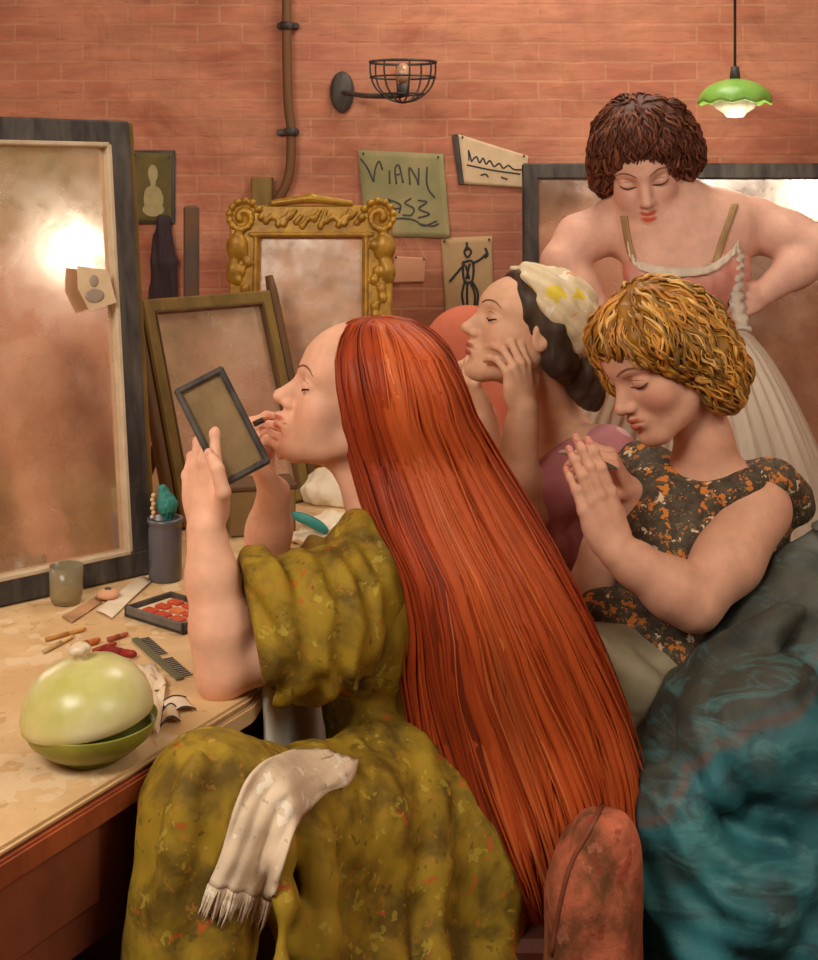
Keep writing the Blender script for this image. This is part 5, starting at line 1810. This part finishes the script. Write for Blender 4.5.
# greasepaint sticks, most of them red or orange
stk = [((46, 640), (86, 629), (214, 150, 74), 'slim ochre greasepaint stick lying behind the lidded bowl, nearest the frame edge'),
       ((44, 652), (74, 636), (226, 190, 130), 'slim cream greasepaint stick crossing beneath the ochre one'),
       ((72, 648), (100, 640), (206, 116, 56), 'short orange greasepaint stick lying behind the knob of the bowl'),
       ((94, 652), (116, 644), (176, 66, 44), 'short red greasepaint stick touching the orange one'),
       ((104, 650), (136, 655), (150, 44, 38), 'thick dark red greasepaint stick nearest the comb'),
       ((108, 640), (128, 634), (190, 104, 70), 'stub of pinkish brown greasepaint near the paint tray')]
for i, (a, b2, c, lb_) in enumerate(stk):
    rr = (.0032, .0032, .0050, .0045, .0060, .0038)[i]
    p = PT(*a, rr); q = PT(*b2, rr)
    p = A(p[0], p[1], ZT + rr); q = A(q[0], q[1], ZT + rr)
    s_ = empty('greasepaint_stick', (p + q) / 2, lb_, 'makeup stick', 'greasepaint sticks on the table')
    cm_ = paint('greasepaint', lin(c), None, .5, 50, rough=.5, bstr=.1)
    MB().tube([p, p * .45 + q * .55], rr, 12).build('wrapper', paint('wrapper', tuple(x * .8 for x in lin(c)), None, .4, 50, rough=.7), s_, True)
    MB().tube([p * .45 + q * .55, p * .08 + q * .92, q], [rr * .9, rr * .9, rr * .5], 12).build('tip', cm_, s_, True)


# loose papers
def table_sheet(name, label, cat, quad, mat, h=.002, crumple=.0, seed=0, group=None, n=10, thick=.0008):
    c = [PT(*q) for q in quad]
    g = []; rr = random.Random(seed)
    ph = [rr.uniform(0, 6) for _ in range(4)]
    for i in range(n + 1):
        row = []
        for j in range(n + 1):
            u, w_ = i / n, j / n
            p = (c[0] * (1 - u) + c[1] * u) * (1 - w_) + (c[3] * (1 - u) + c[2] * u) * w_
            z = h + crumple * (1 + math.sin(7 * u + ph[0]) * math.sin(6 * w_ + ph[1]) + .5 * math.sin(15 * u + ph[2] + 4 * w_))
            row.append(A(p[0], p[1], ZT + z))
        g.append(row)
    o = MB().sheet(g, thick).build(name, mat, None, True)
    return tag(o, label, cat, group)


M['white_paper'] = paint('white tissue', lin((236, 220, 192)), lin((214, 190, 154)), .7, 16, (1, 1, 1), .8, 60, .4)
table_sheet('paper_slip', 'long pale paper slip reaching back towards the blue grey jar', 'paper', [(96, 612), (140, 578), (152, 582), (112, 620)], M['white_paper'], .002, .0008, 1)
table_sheet('paper_slip', 'brownish paper strip lying right of the glass tumbler', 'paper', [(62, 618), (96, 598), (102, 604), (72, 624)], paint('brown strip', lin((186, 140, 96)), rough=.8), .0012, .0006, 2)
table_sheet('torn_paper', 'crumpled cream paper lying between the bowl and the comb', 'paper', [(128, 672), (156, 668), (166, 690), (142, 702)], M['white_paper'], .002, .004, 3)
table_sheet('tissue', 'crumpled pale tissue right beside the lidded bowl', 'tissue', [(142, 716), (150, 680), (166, 690), (158, 744)], M['white_paper'], .002, .004, 7)
# folded paper bow with dark edges
fb = empty('folded_paper', PT(176, 708), 'folded cream paper with dark edges lying near the table corner', 'paper')
for k, (quad, hh) in enumerate((([(160, 706), (186, 700), (196, 712), (172, 716)], .006), ([(162, 716), (178, 712), (180, 724), (160, 730)], .010))):
    c = [PT(*q) for q in quad]; g = []
    for i in range(9):
        row = []
        for j in range(9):
            u, w_ = i / 8, j / 8
            p = (c[0] * (1 - u) + c[1] * u) * (1 - w_) + (c[3] * (1 - u) + c[2] * u) * w_
            row.append(A(p[0], p[1], ZT + .002 + hh * math.sin(PI * u)))
        g.append(row)
    MB().sheet(g, .0008).build('fold', M['white_paper'], fb, True)
    e = MB(); e.tube([r[0] + A(0, 0, .001) for r in g], .0011, 5); e.tube([r[-1] + A(0, 0, .001) for r in g], .0011, 5); e.tube([q + A(0, 0, .001) for q in g[0]], .0011, 5)
    e.build('dark_edge', M['ink'], fb, True)

# small round powder tin near the slip
pc = PT(108, 600); pc = A(pc[0], pc[1], ZT)
pt_ = empty('powder_puff', pc, 'small round pale puff lying between the tumbler and the paint tray', 'powder puff')
MB().ball(pc + A(0, 0, .009), A(.019, .019, .0085), 20).build('puff', M['pink_paper'], pt_, True)
MB().ball(pc + A(0, 0, .018), A(.006, .004, .003), 10).build('tab', M['grey_line'], pt_, True)

# things at the far end of the table, seen between the arms
bx = PT(262, 540)
hb = empty('wooden_box', A(bx[0], bx[1] + .09, ZT), 'brown wooden box at the far end of the table behind the raised arms', 'box')
bc2 = A(bx[0] - .012, bx[1] + .07, ZT)
Rb = np.array(Euler((0, 0, .25)).to_matrix())
MB().box(bc2 + A(0, 0, .045), (.065, .045, .044), Rb, .003).build('body', paint('box wood', lin((140, 112, 68)), lin((116, 90, 56)), .7, 10), hb)
MB().box(bc2 + A(0, 0, .0945), (.068, .048, .005), Rb, .002).build('lid', M['brown_frame'], hb)
# white towel heap and teal brushes
v = Vol(PT(318, 545) + A(-.10, -.06, -.01), PT(318, 545) + A(.12, .12, .12), .003)
v.lo[2] = TOP - .004
tcw = PT(320, 545)
v.ell(A(tcw[0], tcw[1] + .015, TOP + .012), A(.062, .038, .015), None, .01); v.ell(A(tcw[0] + .02, tcw[1] + .055, TOP + .022), A(.055, .034, .026), None, .02)
v.displace(lambda X, Y, Z: (.004 * wob(X, Y, Z, 110, 4)).astype(np.float32)); v.plane(A(0, 0, ZT), (0, 0, -1), .001)
o = v.mesh('crumpled_towel', M['white_paper'], None); tag(o, 'crumpled white towel on the far end of the table', 'towel'); del v
hb2 = PT(322, 525, .03)
hbz = ZT + .040
hbr = empty('hair_brush', A(hb2[0], hb2[1], hbz), 'teal brush lying on the crumpled white towel', 'brush')
MB().tube(spline([P(292, 514, hb2[1] - .03), P(312, 522, hb2[1] - .035), P(328, 532, hb2[1] - .04)], 10), [.005, .011, .0135, .014, .014, .014, .014, .013, .010, .005], 10, flat=.7).build('brush_head', M['teal_paint'], hbr, True)
MB().tube(spline([P(270, 506, hb2[1] - .03), P(292, 514, hb2[1] - .03)], 5), .0045, 8).build('handle', M['teal_paint'], hbr, True)
tb = PT(246, 530, .01)
o = MB().tube(spline([PT(236, 527, .006), PT(246, 529, .006), PT(256, 524, .006)], 10), [.004, .008, .0095, .0095, .0095, .0095, .0095, .009, .007, .004], 10, flat=.7).build('paint_tube', M['teal_paint'], None, True)
tag(o, 'small teal tube lying before the brown wooden box', 'tube')
gl = PT(334, 512, .04)
o = empty('spectacles', gl, 'dark wire spectacles lying behind the crumpled towel', 'spectacles')
bpy.data.objects.remove(o)
# pale cloth heap under the gilt mirror
v = Vol(A(-.32, 2.62, TOP - .004), A(-.02, 3.0, TOP + .12), .0035)
v.ell(A(-.165, 2.85, TOP + .02), A(.075, .070, .050), None, .02); v.ell(A(-.11, 2.83, TOP + .015), A(.06, .06, .035), None, .03)
v.displace(lambda X, Y, Z: (.005 * wob(X, Y, Z, 75, 4)).astype(np.float32)); v.plane(A(0, 0, ZT), (0, 0, -1), .001)
o = v.mesh('cream_shawl', M['white_paper'], None); tag(o, 'cream shawl heaped on the table before the gilt mirror', 'shawl'); del v

# card tucked in the tall mirror frame
cq = [Qm(.60 - .122, .550, .022), Qm(.60 - .066, .540, .026), Qm(.60 - .052, .482, .026), Qm(.60 - .105, .470, .026), Qm(.60 - .124, .510, .025)]
card = empty('photo_card', sum(cq) / 5, 'small cream card with a faint portrait tucked in the tall mirror frame', 'card')
b = MB(); th = nm * .0012
b.add(cq + [q - th for q in cq], [(0, 1, 2, 3, 4), (9, 8, 7, 6, 5)] + [(i, (i + 1) % 5, 5 + (i + 1) % 5, 5 + i) for i in range(5)])
b.build('card', M['cream_paper'], card)
cm = sum(cq) / 5 + nm * .0012
b = MB()
Rm = np.stack([xm, um, nm], 1)
b.ball(cm + um * .012, A(.009, .011, .0012), 14, Rm); b.ball(cm - um * .014, A(.019, .013, .0012), 14, Rm)
b.build('portrait', paint('grey wash', lin((170, 150, 130)), lin((140, 124, 112)), .6, 40, rough=.9), card, True)

# ------------------------------------------------------------------ towel with fringe on the lap
def shawl():
    tr = [tree_of(dress1)]
    L = spline([A(322, 748), A(285, 751), A(256, 766), A(238, 800), A(224, 845), A(209, 884)], 40)
    R_ = spline([A(358, 760), A(350, 782), A(322, 796), A(298, 822), A(285, 860), A(272, 898)], 40)
    g = np.zeros((40, 22, 3))
    for i in range(40):
        for j in range(22):
            t = j / 21; q = L[i] * (1 - t) + R_[i] * t
            g[i, j] = lay_on(tr, q[0], q[1], .007 + .003 * math.sin(9 * t + i * .16))
    for _ in range(6):      # let the cloth span small hollows
        k = g.copy(); k[1:-1, 1:-1] = (g[:-2, 1:-1] + g[2:, 1:-1] + g[1:-1, :-2] + g[1:-1, 2:]) / 4
        g = np.where((k[..., 1] < g[..., 1])[..., None], k, g)
    for i in range(40):
        for j in range(22): g[i, j, 1] -= .003 * (1 + math.sin(j * 1.1 + i * .12)) + .002 * math.sin(i * .8)
    return g


M['lace'] = paint('white lace towel', lin((232, 208, 176)), lin((208, 184, 150)), .7, 26, (1, 1, 1), .8, 60, .5,
                  extra=spots([(lin((176, 164, 140)), 70, .22, .3), (lin((246, 232, 208)), 40, .36, .4)], 1, 1, 8.0, dist=.05))
g = shawl()
lt_ = empty('fringed_towel', g[20][10], 'white fringed towel lying over the lap of the red haired sitter', 'towel')
MB().sheet(g, .004).build('towel', M['lace'], lt_, True)
fr_ = MB(); r_ = random.Random(6)
for k in range(46):
    t = k / 45; e = g[-1]; j = t * 20.99; i0 = int(j)
    p = e[i0] * (1 - j + i0) + e[min(i0 + 1, 21)] * (j - i0)
    q = p + A(-.012 + r_.uniform(-.003, .003), r_.uniform(-.004, .004) - .002, -.034 + r_.uniform(-.008, .006))
    fr_.tube(spline([p, (p + q) / 2 + A(r_.uniform(-.002, .002), -.002, 0), q], 6), [.0016, .0016, .0015, .0013, .001, .0006], 5)
fr_.build('fringe', M['lace'], lt_, True)
# ------------------------------------------------------------------ white cloth behind the corner of the table, chairs
g = []
nE = A(dE[1], -dE[0])
for i in range(18):
    row = []
    for j in range(16):
        u, w_ = i / 17, j / 15
        p = Cc + dE * (.03 + .52 * u) + nE * (.012 + .010 * (1 + math.sin(13 * u + 1.5 * w_)) * w_)
        row.append(A(p[0], p[1], TOP + .001 - .36 * w_))
    g.append(row)
o = MB().sheet(g, .006).build('white_cloth', paint('pale grey white cloth', lin((232, 226, 208)), lin((214, 208, 190)), .6, 9, rough=.8), None, True)
tag(o, 'plain white cloth hanging from the table end under the green sleeve', 'cloth')

# chair of the red haired sitter: rounded pink upholstered post
rc = empty('chair', A(.08, 1.92, 0), 'chair of the red haired sitter with a rounded pink upholstered arm', 'chair')
M['pink_velvet'] = paint('worn pink velvet', lin((196, 108, 76)), lin((104, 66, 36)), .95, 17, (1, 1, .7), .85, 90, .8, .004, thr=(.38, .60),
                         extra=spots([(lin((206, 130, 100)), 40, .30, .3, .4), (lin((150, 60, 44)), 34, .34, .25, .6)], 1, 1, 3.0, dist=.06))
v = Vol(A(.02, 1.50, .02), A(.36, 1.98, .62), .0045)
v.ell(P(608, 842, 1.69), A(.036, .038, .050), None, .03)
v.ell(P(592, 872, 1.70), A(.050, .045, .060), None, .04)
v.cap(P(596, 905, 1.70), P(580, 1090, 1.69), .058, .078, .05)
v.displace(lambda X, Y, Z: (.0022 * wob(X, Y, Z * .6, 60, 4)).astype(np.float32))
arm_ = v.mesh('arm', M['pink_velvet'], rc); del v
ta_ = [tree_of(arm_)]
MB().tube([lay_on(ta_, *q, .001) for q in spline([A(602, 806), A(590, 830), A(572, 862), A(560, 905), A(552, 955)], 20)], .0035, 8).build('piping', M['apron_wood'], rc, True)
MB().box((.04, 1.93, .40), (.19, .20, .03), None, .012).build('seat', M['dark_wood'], rc)
for x, y in ((-.12, 1.77), (-.12, 2.09), (.20, 1.77), (.20, 2.09)):
    MB().tube([(x, y, 0), (x, y, .38)], [.016, .022], 10).build('leg', M['dark_wood'], rc, True)
# red upholstered chair back behind the headscarf sitter
sc_ = empty('chair', A(.22, 2.78, 0), 'red upholstered chair with a rounded back beyond the headscarf sitter', 'chair')
v = Vol(A(-.02, 2.66, .40), A(.40, 2.92, 1.20), .005)
v.ell(P(468, 350, 2.78), A(.085, .035, .09), None, .04)
v.cap(P(468, 360, 2.78), P(470, 560, 2.78), .085, .10, .05, flat=((0, 1, 0), .4))
v.cap(P(500, 400, 2.78), P(500, 560, 2.78), .085, .10, .05, flat=((0, 1, 0), .4))
v.mesh('backrest', paint('red upholstery', lin((196, 96, 70)), lin((210, 124, 92)), .8, 8, (1, 1, 1), .7, 40, .3), sc_); del v
MB().box((.20, 2.64, .43), (.20, .16, .035), None, .015).build('seat', M['dark_wood'], sc_)
for x, y in ((.04, 2.52), (.36, 2.52), (.04, 2.78), (.36, 2.78)):
    MB().tube([(x, y, 0), (x, y, .41)], [.016, .020], 10).build('leg', M['dark_wood'], sc_, True)
light('key_area', 'AREA', (-1.1, .35, 2.6), 56, (1, .93, .84), 1.1, (.0, 2.2, .9))  # soft key disk added below the ceiling, no fixture there
light('fill_area', 'AREA', (1.5, .2, 2.5), 27, (1, .92, .82), 1.2, (.3, 2.4, .9))  # added fill disk on the right, no lamp modelled
light('back_light', 'AREA', (.4, 2.95, 2.65), 15, (1, .92, .82), .8, (.2, 2.6, 0))
